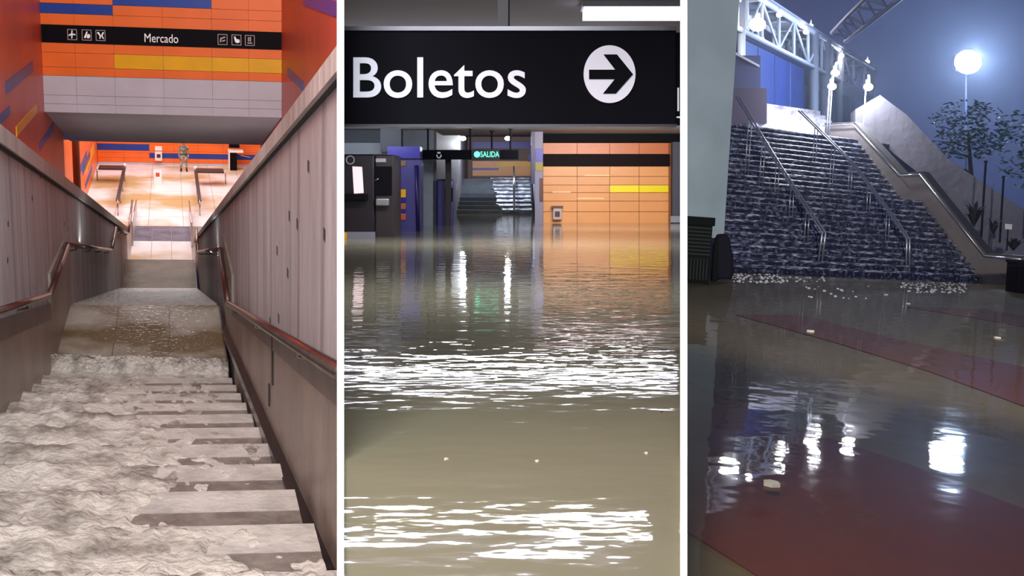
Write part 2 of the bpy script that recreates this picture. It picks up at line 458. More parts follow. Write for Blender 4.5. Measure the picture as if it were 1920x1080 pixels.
# Mercado sign band
sg = thing('station_sign', S1, (0, bH - .05, C(86)), 'long black sign band reading Mercado between six small pictograms', 'sign')
B(aOL + .01, aO - .01, bH - .05, bH + .01, C(86), C(53)).build('board', S1, black, sg)
lettw = mat('white_lettering', (240, 238, 240), .5, emit=.15)
lettering('lettering', 'Mercado', S1, (Ax(271), bH - .05, C(79.5)), (Ax(334), bH - .05, C(63.5)), lettw, sg)
iconm = mat('icon_outline', (190, 178, 176), .5)
for k, x in enumerate((136, 163, 189, 417, 443, 468)):
    u0, u1 = Ax(x - 9), Ax(x + 9); z0, z1 = C(80), C(60); bb = bH - .055; t = (u1 - u0) * .06
    fr_ = MB().box(u0, u1, bb, bb + .01, z0, z0 + t).box(u0, u1, bb, bb + .01, z1 - t, z1).box(u0, u0 + t, bb, bb + .01, z0, z1).box(u1 - t, u1, bb, bb + .01, z0, z1)
    ic = fr_.build('pictogram', S1, iconm, sg)
    W_, H_ = u1 - u0, z1 - z0
    G = lambda pts, M_: M_.prism([(u0 + W_ * px, bb - .004, z0 + H_ * py) for px, py in pts], (0, .01, 0))
    shp = [
        [[(.45, .9), (.56, .88), (.52, .6), (.85, .55), (.8, .42), (.55, .48), (.5, .15), (.38, .15), (.42, .45), (.15, .35), (.12, .48), (.4, .6)]],
        [[(.2, .25), (.5, .85), (.62, .8), (.4, .2)], [(.55, .2), (.5, .42), (.62, .6), (.82, .58), (.88, .36), (.75, .2)]],
        [[(.12, .75), (.3, .85), (.55, .5), (.48, .2), (.36, .2), (.4, .45)], [(.88, .78), (.72, .82), (.55, .5), (.74, .18), (.86, .2), (.7, .5)]],
        [[(.2, .25), (.28, .65), (.75, .8), (.8, .68), (.4, .56), (.34, .25)], [(.45, .4), (.75, .5), (.78, .38), (.47, .28)]],
        [[(.22, .8), (.4, .82), (.5, .6), (.8, .55), (.85, .3), (.6, .2), (.35, .3)]],
        [[(.25, .2), (.25, .3), (.75, .3), (.75, .2)], [(.3, .4), (.3, .8), (.42, .8), (.42, .4)], [(.5, .4), (.5, .85), (.62, .85), (.62, .4)]]][k]
    mm = MB()
    for pl in shp: G(pl[::-1], mm)
    mm.build('glyph', S1, lettw if k in (0, 1, 2, 4) else iconm, ic)

# ---- hall below
bF = S1.at(300, 309, 2, c3).y
hfl = mat('wet_beige_tile', (232, 231, 232), .4, spec=.25, col2=(196, 168, 120), scale=.3, lo=.46, hi=.62, bump=.006, bscale=5)
hblue = mat('wet_blue_grey_strip', (120, 128, 146), .15, var=.25, scale=1.5, bump=.01, bscale=6)
aHL = S1.at(183, 307, 1, bF).x; aHR = S1.at(475, 310, 1, bF).x + 2
fl = B(aHL - .2, aHR, bL3 - .3, bF + .2, c3 - .3, c3 - .02).build('floor_hall', S1, mat('tile_joint', (150, 144, 134), .4)); struct(fl, 'wet pale tiled floor of the lit hall below the stairs', 'floor')
bs0 = S1.at(300, 452, 2, c3).y; bs1 = S1.at(300, 424, 2, c3).y
brows = [bL3 - .3, bs0, bs1] + [bs1 + (bF - bs1) * (i + 1) / 8 for i in range(8)]
for j in range(len(brows) - 1):
    nA = 3 if j < 2 else 7
    for i in range(nA):
        A0, A1 = (aL, aR) if j < 2 else (aHL, aHR)
        B(A0 + (A1 - A0) * i / nA + .01, A0 + (A1 - A0) * (i + 1) / nA - .01, brows[j] + .015, brows[j + 1] - .015, c3 - .04, c3).build('floor_tile', S1, hblue if j == 1 else hfl, fl)
# far hall wall
wf = B(aHL, aHR, bF, bF + .3, c3, -4).build('wall_hall_far', S1, mat('panel_backing', (120, 60, 30))); struct(wf, 'orange panelled far wall of the lit hall with blue stripes', 'wall')
CF = lambda y: S1.at(300, y, 1, bF).z
AF = lambda x: S1.at(x, 290, 1, bF).x
hrow = [(309, 305, 'base'), (305, 296.5, 'o'), (296.5, 287, 'bR'), (287, 283, 'o2'), (283, 271, 'bL'), (271, 262, 'o'), (262, 250, 'o'), (250, 238, 'o')]
hx = [183, 232, 280, 326, 372, 418, 480]
for (y0, y1, t) in hrow:
    for i in range(6):
        m, nm = orange, 'orange_panel'
        if t == 'base': m, nm = greyp, 'skirting_panel'
        if t == 'bR' and i >= 2: m, nm = blue, 'blue_panel'
        if t == 'bL' and i < 2: m, nm = blue, 'blue_panel'
        B(AF(hx[i]) + .004, (AF(hx[i + 1]) if i < 5 else aHR) - .004, bF - .04, bF + .01, CF(y0) + .005, CF(y1) - .005).build(nm, S1, m, wf)
whl = B(aHL - .3, aHL, bS2 + .3, bF, c3, -4).build('wall_hall_left', S1, orange); struct(whl, 'orange side wall of the lit hall with blue and yellow stripes', 'wall')
for (x0, y0, x1, y1, m, th) in ((146, 345, 162, 275, dblue, 7), (155, 335, 168, 278, blue, 6), (160, 322, 176, 272, yellow, 9), (160, 355, 172, 310, dblue, 5)):
    p = S1.at(x0, y0, 0, aHL); q = S1.at(x1, y1, 0, aHL)
    b0, b1 = sorted((p.y, q.y)); c = (p.z + q.z) / 2; h = th * 55 / F
    if 20 < b0 < b1 < 90: B(aHL, aHL + .015, b0, b1, c - h, c + h).build('stripe_panel', S1, m, whl)
B(aHL - .3, aHR, bS2, bF + .3, -4.15, -3.9).build('ceiling_hall', S1, mat('white_ceiling', (210, 210, 208), .8), None, kind='structure', label='pale ceiling of the lit hall', category='ceiling')
B(aHR, aHR + .3, bS2 - 2, bF, c3, -4).build('wall_hall_right', S1, orange, None, kind='structure', label='orange side wall of the lit hall, right', category='wall')
# brown column by the hall's left wall
p = S1.at(147, 350, 0, aHL + .25)
col = thing('column', S1, (aHL + .25, 42, c3), 'slim reddish brown column beside the striped hall wall', 'column')
q0 = S1.depth(143, 300, 43.5)
MB().tube([(q0.x, q0.y, c3), (q0.x, q0.y, -4.15)], .15, 16).build('shaft', S1, mat('brown_paint', (128, 66, 44), .45), col, smooth=True)
MB().tube([(q0.x, q0.y, c3), (q0.x, q0.y, c3 + .12)], .19, 16).build('base_ring', S1, steel, col, smooth=True)


def guard(x0, y0, x1, y1, lab, sgn):
    """dark topped guard rail round the stair opening: one leg along b, one along a"""
    ch = c3 + .75
    p = S1.at(x0, y0, 2, ch); q = S1.at(x1, y1, 2, ch)
    t = thing('guard_rail', S1, (p.x, p.y, c3), lab, 'railing')
    dk = mat('dark_rail', (52, 48, 50), .4)
    bN = S1.at(x0, 404, 2, c3).y
    MB().box(p.x - .085, p.x + .085, bN, p.y + .2, ch - .06, ch).build('top_rail', S1, dk, t)
    MB().box(min(p.x, q.x), max(p.x, q.x), p.y - .5, p.y + .5, ch - .06, ch + .02).build('top_rail', S1, dk, t)
    for k in range(4):
        b = bN + (p.y - bN) * k / 3
        MB().tube([(p.x, b, c3), (p.x, b, ch)], .035, 8).build('post', S1, steel, t, smooth=True)
    MB().tube([(q.x - sgn * -.1, p.y, c3), (q.x - sgn * -.1, p.y, ch)], .035, 8).build('post', S1, steel, t, smooth=True)
    MB().ball((p.x, p.y + .45, ch + .04), .11).build('corner_knob', S1, mat('white_plastic', (238, 238, 236), .4), t, smooth=True)
    return t


guard(233, 314, 186, 311, 'dark-topped L-shaped guard rail in the hall, left of the wet floor', -1)
guard(367, 319, 419, 319, 'dark-topped L-shaped guard rail in the hall, right of the wet floor', 1)
# stainless cheek panels of the last flight
for (xa, xb, aa, lab) in ((224, 247, aL + .02, 'left'), (366, 352, aR - .0, 'right')):
    t = thing('side_panel', S1, (aa, bL3, c3), 'sloping stainless panel flanking the last steps, %s side' % lab, 'panel')
    b0 = S1.at(300, 440, 2, c3).y - 2.0; b1 = S1.at(300, 398, 2, c3).y
    MB().prism([(aa, b0, c3 - .05), (aa, b1, c3), (aa, b1, c3 + .55), (aa, b0, c3 + 1.0)], (.05, 0, 0)).build('sheet', S1, mat('brushed_panel', (205, 206, 212), .35, metal=.6, var=.05), t)
    MB().tube([(aa + .02, b0, c3 + 1.02), (aa + .02, b1, c3 + .57)], .035, 8).build('top_rail', S1, steel, t, smooth=True)
# wet-floor board standing in the water, notice box at the wall
p = S1.at(296, 346, 2, c3)
t = thing('floor_sign', S1, p, 'small white and red caution board standing on the wet hall floor', 'sign')
wp = mat('white_plastic', (238, 238, 236), .4)
MB().prism([(p.x - .2, p.y, c3), (p.x + .2, p.y, c3), (p.x + .2, p.y + .3, c3 + .75), (p.x - .2, p.y + .3, c3 + .75)], (0, .03, 0)).build('front_leaf', S1, wp, t)
MB().prism([(p.x - .2, p.y + .62, c3), (p.x + .2, p.y + .62, c3), (p.x + .2, p.y + .33, c3 + .75), (p.x - .2, p.y + .33, c3 + .75)], (0, .03, 0)).build('rear_leaf', S1, wp, t)
MB().prism([(p.x - .1, p.y + .155, c3 + .4), (p.x + .1, p.y + .155, c3 + .4), (p.x + .1, p.y + .225, c3 + .6), (p.x - .1, p.y + .225, c3 + .6)], (0, .02, 0)).build('emblem', S1, mat('red_print', (196, 70, 58), .5), t)
p = S1.at(297, 300, 1, bF - .3)
t = thing('extinguisher_cabinet', S1, (p.x, bF - .25, CF(300)), 'white cabinet with dark emblem below a small notice on the far hall wall', 'cabinet')
B(AF(290.5), AF(304), bF - .3, bF - .04, CF(300), CF(283.5)).build('body', S1, wp, t, bevel=.02)
B(AF(294), AF(301), bF - .32, bF - .3, CF(294), CF(287.5)).build('emblem', S1, mat('dark_maroon', (84, 40, 44), .5), t)
B(AF(291), AF(304), bF - .1, bF - .04, CF(282), CF(274)).build('notice', S1, wp, t)

# person standing in the hall (head above the soffit's edge)
def skin_person(fr, base, H, mats):
    root = thing('person', fr, base, 'person in grey camouflage uniform and black boots standing by the hall wall', 'person')
    s = H / 1.8
    J = {'pel': (0, 0, .98), 'sp': (0, .01, 1.2), 'ch': (0, 0, 1.4), 'nk': (0, -.01, 1.53), 'hd': (0, -.03, 1.62), 'tp': (0, -.02, 1.74)}
    E = [('pel', 'sp'), ('sp', 'ch'), ('ch', 'nk'), ('nk', 'hd'), ('hd', 'tp')]
    R = {'pel': .15, 'sp': .14, 'ch': .155, 'nk': .06, 'hd': .095, 'tp': .07}
    for sd, n in ((-1, 'l'), (1, 'r')):
        J.update({n + 'hp': (sd * .1, 0, .92), n + 'kn': (sd * .13, -.02, .5), n + 'an': (sd * .15, .02, .1), n + 'to': (sd * .17, -.14, .05),
                  n + 'sh': (sd * .2, 0, 1.43), n + 'el': (sd * .27, .02, 1.14), n + 'wr': (sd * .24, -.06, .9), n + 'ha': (sd * .23, -.09, .8)})
        R.update({n + 'hp': .105, n + 'kn': .07, n + 'an': .05, n + 'to': .045, n + 'sh': .07, n + 'el': .052, n + 'wr': .036, n + 'ha': .034})
        E += [('pel', n + 'hp'), (n + 'hp', n + 'kn'), (n + 'kn', n + 'an'), (n + 'an', n + 'to'), ('ch', n + 'sh'), (n + 'sh', n + 'el'), (n + 'el', n + 'wr'), (n + 'wr', n + 'ha')]
    ks = list(J); me = bpy.data.meshes.new('body')
    org = Vector(root['org'])
    me.from_pydata([fr.w(base[0] + J[k][0] * s, base[1] + J[k][1] * s, base[2] + J[k][2] * s) - org for k in ks], [(ks.index(x), ks.index(y)) for x, y in E], [])
    o = bpy.data.objects.new('body', me); COL.objects.link(o)
    sk = o.modifiers.new('skin', 'SKIN')
    for i, k in enumerate(ks):
        me.skin_vertices[0].data[i].radius = (R[k] * s, R[k] * s)
    me.skin_vertices[0].data[0].use_root = True
    sub = o.modifiers.new('sub', 'SUBSURF'); sub.levels = 2; sub.render_levels = 2
    dg = bpy.context.evaluated_depsgraph_get(); dg.update()
    m2 = bpy.data.meshes.new_from_object(o.evaluated_get(dg))
    bpy.data.objects.remove(o)
    fi = np.array(fr.I)
    up = fr.M.col[2]
    cs = [(fr.I @ (v.co + org)) - Vector(base) for v in m2.vertices]
    att = m2.attributes.new('loc', 'FLOAT_VECTOR', 'POINT')
    for i, c in enumerate(cs): att.data[i].vector = c
    for m in mats: m2.materials.append(m)
    for p_ in m2.polygons:
        z = sum(cs[i].z for i in p_.vertices) / len(p_.vertices) / s; x = abs(sum(cs[i].x for i in p_.vertices) / len(p_.vertices)) / s
        p_.material_index = 1 if z > 1.54 or (x > .19 and z < .88 and z > .6) else (2 if z < .2 else 0)
        p_.use_smooth = True
    b = bpy.data.objects.new('body', m2); COL.objects.link(b); b.parent = root; b['org'] = list(org)
    bx_, by_, bz_ = base
    MB().ball((bx_, by_ - .02 * s, bz_ + 1.73 * s), .105 * s, .11 * s, .075 * s).build('cap', fr, mats[0], root, smooth=True)
    MB().box(bx_ - .16 * s, bx_ + .16 * s, by_ - .15 * s, by_ + .15 * s, bz_ + 1.0 * s, bz_ + 1.05 * s).build('belt', fr, mats[2], root, bevel=.03)
    for dx in (-.035, .035):
        MB().ball((bx_ + dx * s, by_ - .115 * s, bz_ + 1.64 * s), .014 * s).build('eye', fr, mats[2], root, smooth=True)
    MB().ball((bx_, by_ - .13 * s, bz_ + 1.6 * s), .016 * s, .02 * s, .025 * s).build('nose', fr, mats[1], root, smooth=True)
    for sd in (-1, 1):                                # fingers
        for k in range(4):
            h0 = Vector((bx_ + sd * .23 * s + (k - 1.5) * .017 * s, by_ - .1 * s, bz_ + .79 * s))
            MB().tube([h0, h0 + Vector((0, -.01, -.05)) * s, h0 + Vector((-sd * .01, 0, -.09 + .008 * abs(k - 1.5))) * s], .009 * s, 6).build('finger', fr, mats[1], root, smooth=True)
        h0 = Vector((bx_ + sd * .21 * s, by_ - .12 * s, bz_ + .83 * s))
        MB().tube([h0, h0 + Vector((-sd * .02, -.02, -.05)) * s], .011 * s, 6).build('thumb', fr, mats[1], root, smooth=True)
    return root


camo = mat('camouflage_cloth', (96, 104, 94), .9, col2=(176, 176, 164), scale=7, lo=.42, hi=.58, detail=2)
skinm = mat('skin', (176, 126, 100), .6)
pf = S1.at(345, 322, 2, c3)
skin_person(S1, (pf.x, pf.y, c3), 1.8, [camo, skinm, rubber])

# turnstile kiosk at the right edge of the hall
p = S1.at(440, 318, 2, c3)
t = thing('ticket_gate', S1, p, 'black and white ticket gate with teal screen at the right of the hall', 'gate')
B(p.x - .28, p.x + .12, p.y - .3, p.y + .6, c3, c3 + 1.05).build('body', S1, black, t, bevel=.03)
B(p.x - .34, p.x - .28, p.y - .3, p.y + .6, c3, c3 + 1.1).build('side_panel', S1, wp, t)
B(p.x - .36, p.x + .5, p.y - .32, p.y + .62, c3 + 1.05, c3 + 1.12).build('top', S1, wp, t, bevel=.02)
B(p.x - .3, p.x + .3, p.y + .2, p.y + .3, c3 + 1.25, c3 + 1.75).build('reader', S1, black, t)
B(p.x + .25, p.x + .75, p.y + .16, p.y + .2, c3 + 1.5, c3 + 1.85).build('screen', S1, mat('teal_screen', (40, 150, 140), .4, emit=.6), t)
MB().tube([(p.x + .12, p.y, c3 + .9), (p.x + .9, p.y, c3 + .75)], .03, 8).build('arm', S1, steel, t, smooth=True)

# foaming water rushing down the flight
foam = mat('foaming_water', (132, 125, 117), .3, col2=(198, 191, 182), scale=3.5, lo=.34, hi=.54, bump=.035, bscale=16, detail=8)


def tread_c(b):
    k = max(0, math.floor((bL1 - .16 - b) / pitch)); return c1 + k * rise, ((bL1 - .16 - b) / pitch) % 1.0


NU, NVv = 220, 12 * 20


def water_pt(u, v):
    a = aL - .3 + (aR - aL + .3) * u; b = bL1 + .25 - (12.2 * pitch) * v
    cc, fr_ = tread_c(b)                               # fr_ 0 at the nose, 1 at the riser behind
    up = cc + rise
    drop = max(0.0, (fr_ - .72) / .28)
    z = cc * (1 - drop ** 2) + up * drop ** 2
    big = noise.noise(Vector((a * 1.5, b * .55, 3.1))); fine = noise.noise(Vector((a * 6, b * 5, 1.7))); ff = noise.noise(Vector((a * 17, b * 13, 5.7)))
    thick = .055 - .10 * u + .04 * v + .04 * big + .028 * fine + .022 * ff
    if b > bL1: thick -= .1
    return (a, b, z + max(-.12, min(.09, thick)))


mb = MB().grid(water_pt, NU, NVv); mb._open = True
tag(mb.build('rushing_water', S1, foam, smooth=True), 'white foaming floodwater cascading down the concrete stairs', 'water', kind='stuff')

#====TICKET HALL
WZ = -1.2                                             # water level
pxb = lambda x, y, d: S2.depth(x, y, d)
zz = lambda y, d: (HZ - y) / F * d
xx = lambda x, d: (x - 960) / F * d
CEIL = 1.55


def water_mat(name, col, rough, scale, dist, stretch, col2=None, transp=0.0, s2=1.0):
    m = mat(name, col, rough, var=.05, scale=.4, col2=col2, lo=.4, hi=.6)
    nt = m.node_tree; b = nt.nodes['Principled BSDF']; b.inputs['IOR'].default_value = 1.33
    at = [n for n in nt.nodes if n.type == 'ATTRIBUTE'][0]
    mp = nt.nodes.new('ShaderNodeMapping'); mp.inputs['Scale'].default_value = stretch
    nt.links.new(at.outputs['Vector'], mp.inputs['Vector'])
    prev = None
    for sc_, di in ((scale, dist), (scale * 3.3, dist * .22 * s2)):
        n = nt.nodes.new('ShaderNodeTexNoise'); n.inputs['Scale'].default_value = sc_; n.inputs['Detail'].default_value = 1.5
        nt.links.new(mp.outputs[0], n.inputs['Vector'])
        bp = nt.nodes.new('ShaderNodeBump'); bp.inputs['Distance'].default_value = di; bp.inputs['Strength'].default_value = 1
        nt.links.new(n.outputs['Fac'], bp.inputs['Height'])
        if prev: nt.links.new(prev.outputs[0], bp.inputs['Normal'])
        prev = bp
    nt.links.new(prev.outputs[0], b.inputs['Normal'])
    if transp:
        out = nt.nodes['Material Output']
        tr = nt.nodes.new('ShaderNodeBsdfTransparent'); mx = nt.nodes.new('ShaderNodeMixShader'); mx.inputs[0].default_value = transp
        nt.links.new(b.outputs[0], mx.inputs[1]); nt.links.new(tr.outputs[0], mx.inputs[2]); nt.links.new(mx.outputs[0], out.inputs['Surface'])
    return m


w2 = water_mat('murky_water', (124, 121, 101), .03, 2.6, .0052, (.7, 1.25, 1), s2=1.5)
mb = MB().grid(lambda u, v: ((-1 + 2 * u) * (1 + v * 12), 2.2 + v * 52, WZ), 8, 40); mb._open = True
tag(mb.build('floodwater', S2, w2), 'murky olive-grey floodwater filling the ticket hall', 'water', kind='stuff')
ceilm = mat('ceiling_grey', (156, 148, 156), .7, var=.05, scale=.6)
ce = B(-9, 9, 3, 34, CEIL, CEIL + .2).build('ceiling', S2, ceilm); struct(ce, 'grey ceiling above the ticket sign', 'ceiling')
B(-9, 9, 34, 56, 2.35, 2.5).build('ceiling_far', S2, mat('ceiling_dark', (70, 72, 84), .7), None, kind='structure', label='dark ceiling over the far corridor', category='ceiling')
# Boletos sign
D = 5.3
sg = thing('ticket_sign', S2, (0, D, zz(235, D)), 'large black hanging sign reading Boletos with a white arrow disc', 'sign')
signm = mat('sign_black', (9, 10, 18), .7, spec=.06, var=.1, scale=2)
X0, X1 = xx(640, D), xx(1268, D)
B(X0, X1, D, D + .16, zz(233, D), zz(52, D)).build('board', S2, signm, sg, bevel=.01)
trimm = mat('dark_aluminium', (84, 84, 94), .3, metal=.8)
B(X0, X1, D - .015, D + .17, zz(238, D), zz(233, D)).build('bottom_trim', S2, trimm, sg)
B(X0, X1, D - .015, D + .17, zz(58, D), zz(50, D)).build('top_trim', S2, trimm, sg)
lw = mat('sign_white', (206, 210, 224), .7, emit=.22, spec=.1)
lettering('lettering', 'Boletos', S2, (xx(663, D), D, zz(184, D)), (xx(986, D), D, zz(108, D)), lw, sg, bold=.006)
cx, cz, rx_, rz_ = xx(1142.5, D), zz(139.5, D), xx(960 + 48.5, D), xx(960 + 54, D)
dm = MB().prism([(cx + rx_ * math.cos(t), D - .004, cz + rz_ * math.sin(t)) for t in [2 * math.pi * i / 48 for i in range(48)]], (0, -.01, 0)).build('arrow_disc', S2, lw, sg)
ar = [(1104, 131.5), (1153, 131.5), (1131, 103), (1156, 103), (1186, 140), (1154, 176), (1130, 176), (1152, 149), (1104, 149)]
MB().prism([(xx(x, D), D - .016, zz(y, D)) for x, y in ar], (0, -.006, 0)).build('arrow', S2, signm, dm)
# strip of the neighbouring sign
t = thing('neighbour_sign', S2, (X1 + .02, D + .02, zz(235, D)), 'edge of a second black sign with a white letter fragment, right of the Boletos sign', 'sign')
B(xx(1269, D), xx(1300, D), D + .02, D + .16, zz(232, D), zz(60, D)).build('board', S2, signm, t)
B(xx(1271, D), xx(1274, D), D + .012, D + .02, zz(208, D), zz(164, D)).build('letter', S2, lw, t)
B(xx(1269.5, D), xx(1300, D), D + .01, D + .02, zz(221, D), zz(218, D)).build('underline', S2, lw, t)
t = thing('sign_hanger', S2, (xx(945, D), D + .08, zz(52, D)), 'dark hanger post carrying the Boletos sign from the ceiling', 'post')
B(xx(933, D), xx(954, D), D + .05, D + .12, zz(52, D), CEIL).build('post', S2, mat('dark_post', (62, 62, 74), .5), t)
B(xx(953, D), xx(955.5, D), D + .04, D + .13, zz(52, D), CEIL).build('flange', S2, black, t)
B(xx(928, D), xx(960, D), D + .03, D + .15, CEIL - .02, CEIL).build('ceiling_plate', S2, black, t)


def tube_light(x0, x1, d, lab, strength, wd=.24, parts=1):
    t = thing('ceiling_light', S2, ((x0 + x1) / 2, d, CEIL - .2), lab, 'light', 'fluorescent ceiling lights of the ticket hall')
    B(x0, x1, d, d + wd, CEIL - .05, CEIL).build('housing', S2, mat('lamp_housing', (150, 150, 156), .5), t)
    B(x0 + .02, x1 - .02, d + .02, d + wd - .02, CEIL - .13, CEIL - .05).build('diffuser', S2, mat('lit_diffuser_%g' % strength, (235, 235, 255), .5, emit=strength), t)
    return t


tube_light(xx(1092, 9.0), 1.75, 9.0, 'bright fluorescent ceiling light above the sign on the right', 3.0, .3)
tube_light(-2.0, 1.3, 11.6, 'long fluorescent ceiling light hidden behind the Boletos sign, nearer row', 16, .3)
tube_light(-3.4, 3.3, 21.2, 'long fluorescent ceiling light hidden behind the Boletos sign, second row', 16, .34)
area('ticket_hall_lamp_mid', S2, (0, 11.7, 1.36), (0, 11.7, -1.2), 3, .3, 110, (1, .98, .95))
area('ticket_hall_lamp_back', S2, (0, 21.3, 1.36), (0, 21.3, -1.2), 6, .3, 260, (1, .98, .95))
area('back_wall_fill', S2, (-4.0, 25.5, 1.35), (-4.2, 29, .4), 2.5, .3, 55, (.9, .95, 1))  # unseen lamp added to brighten the grey wall behind the kiosk
area('ticket_front_lamp', S2, (2.2, 27.2, 1.35), (2.9, 32.9, .3), 3, .3, 290, (1, .95, .9))

for i, (x, y, lab) in enumerate(((1007, 865, 'tiny pale scrap floating near the middle of the olive water'), (836, 861, 'tiny pale scrap floating left of centre on the olive water'), (765, 767, 'tiny pale scrap floating just below the left end of the far glints'), (1240, 772, 'tiny dark scrap floating near the right wall on the olive water'), (1212, 850, 'tiny pale scrap floating near the right wall above the near glints'))):
    p = S2.at(x, y, 2, WZ)
    t = thing('floating_scrap', S2, p, lab, 'litter')
    MB().prism([(p.x + .009 * math.cos(k) * (1 + .4 * math.sin(k * 3 + i)), p.y + .014 * math.sin(k), p.z) for k in range(6)], (0, 0, .004)).build('scrap', S2, mat('scrap_dark', (52, 48, 40), .7) if i == 3 else mat('scrap_pale', (206, 200, 184), .7), t)

# orange ticket office block
D = 32.9; x0, x1 = xx(1018, D), xx(1258, D)
blk = B(x0, x1 + .0, D, D + 4, WZ - 1, zz(268, D)).build('wall_ticket_office', S2, mat('office_backing', (150, 86, 40), .7)); struct(blk, 'orange panelled ticket office block standing in the water', 'wall')
op = mat('office_orange', (232, 160, 98), .4, var=.05, scale=.9); ob = mat('office_top_orange', (206, 116, 66), .4, var=.04)
orow = [(268, 289, ob, 'top_panel'), (312, 331, op, 'orange_panel'), (331, 347, op, 'orange_panel'), (347, 361, op, 'orange_panel'), (361, 377, op, 'orange_panel'), (377, 397, op, 'orange_panel'), (397, 440, op, 'orange_panel')]
ox = [1018, 1082, 1143, 1198, 1253.5]
for y0, y1, m, nm in orow:
    for i in range(4):
        mm, n_ = m, nm
        if y0 == 347 and i >= 2: mm, n_ = mat('bright_yellow_panel', (250, 226, 10), .4), 'yellow_panel'
        B(xx(ox[i], D) + .008, xx(ox[i + 1], D) - .008, D - .04, D, zz(y1, D) + .008, zz(y0, D) - .008).build(n_, S2, mm, blk)
B(xx(1018, D), xx(1256, D), D - .03, D, zz(312, D), zz(289, D)).build('black_band', S2, mat('band_black', (24, 8, 12), .6, spec=.1), blk)
for (xa, xb, y) in ((1036, 1070, 360), (1082, 1132, 372), (1096, 1143, 329)):
    B(xx(xa, D), xx(xb, D), D - .05, D - .03, zz(y + 1.2, D), zz(y - 1.2, D)).build('reveal_strip', S2, mat('pale_strip', (250, 206, 150), .4), blk)
t = thing('notice_box', S2, (xx(1045, D), D - .2, zz(412, D)), 'small white notice box with dark emblem on the orange ticket office', 'sign')
B(xx(1036, D), xx(1053, D), D - .25, D - .04, zz(412, D), zz(390, D)).build('body', S2, mat('box_grey', (190, 176, 176), .5), t, bevel=.03)
B(xx(1040, D), xx(1049, D), D - .27, D - .25, zz(406, D), zz(396, D)).build('emblem', S2, mat('dark_maroon', (84, 40, 44)), t)
B(xx(1034, D), xx(1055, D), D - .26, D - .03, zz(390, D), zz(386, D)).build('hood', S2, mat('box_dark', (96, 60, 50), .5), t)
# soffit above block, grey pier to its right
B(x0 - .25, 6.3, D - .05, D + 4, zz(268, D) + .02, CEIL).build('trim_1', S2, mat('soffit_black', (16, 16, 22), .7, spec=.1), None, kind='structure', label='black fascia above the orange ticket office', category='fascia')
pr = B(xx(1259, D), xx(1300, D), D - .3, D + 4, WZ - 1, zz(268, D) + .02).build('wall_pier', S2, mat('pier_grey', (74, 76, 92), .6)); struct(pr, 'grey pier right of the orange ticket office', 'wall')
B(xx(1257, D - .3), xx(1300, D), D - .34, D - .3, zz(417, D - .3), zz(405, D - .3)).build('skirting', S2, mat('skirting_grey', (150, 152, 164), .5), pr)

# black kiosk on the left
D = 24.0
kx0, kx1 = xx(600, D), xx(738, D)
kb = mat('kiosk_black', (30, 24, 32), .35, var=.1)
t = thing('ticket_machine', S2, (xx(690, D), D, WZ), 'black ticket machine kiosk with lit window, standing in water at left', 'kiosk')
B(kx0, xx(702, D), D, D + 1.6, WZ - .6, zz(289, D)).build('body', S2, kb, t, bevel=.04)
B(xx(702, D), kx1, D + .1, D + 1.6, WZ - .6, zz(290, D)).build('side_bay', S2, mat('kiosk_brown', (46, 38, 42), .35), t, bevel=.03)
wn = MB().prism([(xx(661, D), D - .03, zz(312, D)), (xx(679, D), D - .03, zz(313, D)), (xx(682, D), D - .03, zz(362, D)), (xx(664, D), D - .03, zz(363, D))], (0, .05, 0)).build('window', S2, mat('lit_window', (232, 206, 210), .4, emit=.75), t)
B(xx(645, D), xx(690, D), D - .25, D + .02, zz(376, D), zz(363, D)).build('counter_shelf', S2, black, t, bevel=.02)
B(xx(704, D), xx(723, D), D + .05, D + .1, zz(304, D), zz(297, D)).build('label_plate', S2, mat('label_grey', (166, 166, 180), .5, emit=.1), t)
B(xx(702, D), xx(734, D), D + .05, D + .1, zz(366, D), zz(312, D)).build('screen', S2, black, t, bevel=.01)
B(xx(705, D), xx(730, D), D - .1, D + .1, zz(386, D), zz(372, D)).build('coin_tray', S2, mat('tray_steel', (150, 148, 152), .4, metal=.7), t, bevel=.03)
MB().tube([(xx(699, D), D + .05, zz(341, D)), (xx(710, D), D - .02, zz(335, D))], .012, 6).build('handle', S2, steel, t, smooth=True)
B(kx0, xx(704, D), D - .06, D, WZ - .02, zz(443, D)+.1).build('plinth', S2, mat('plinth_grey', (120, 120, 132), .5), t)
ring = MB().tube([(xx(657, D) + .09 * math.cos(a_), D - .02, zz(300, D) + .09 * math.sin(a_)) for a_ in [i * math.pi / 8 for i in range(17)]], .012, 6, cap=False).build('emblem', S2, mat('label_grey', (166, 166, 180)), t)
B(xx(644, D), xx(652, D), D - .3, D - .1, WZ - .1, WZ + .12).build('wheel_stop', S2, yellow, None, label='small yellow block at the water line below the black kiosk', category='block')
# pale wall band and beam behind the kiosk
D = 30.7
wl2 = B(-6.5, xx(812, D), D, D + .3, WZ - 1, 1.9).build('wall_back_left', S2, mat('cool_wall', (112, 122, 138), .6, var=.05)); struct(wl2, 'cool grey back wall behind the black kiosk', 'wall')
B(-6.5, xx(716, 28), 28, 28.4, zz(289, 28), zz(268, 28)).build('wall_beam', S2, mat('pale_beam', (150, 158, 172), .6), None, kind='structure', label='pale beam above the black kiosk', category='beam')
B(xx(713, 27), xx(752, 27), 27, 27.5, zz(285, 27), CEIL).build('trim_2', S2, mat('dark_blue_grey', (44, 48, 62), .6), None, kind='structure', label='dark downstand pier above the blue pillar', category='pier')
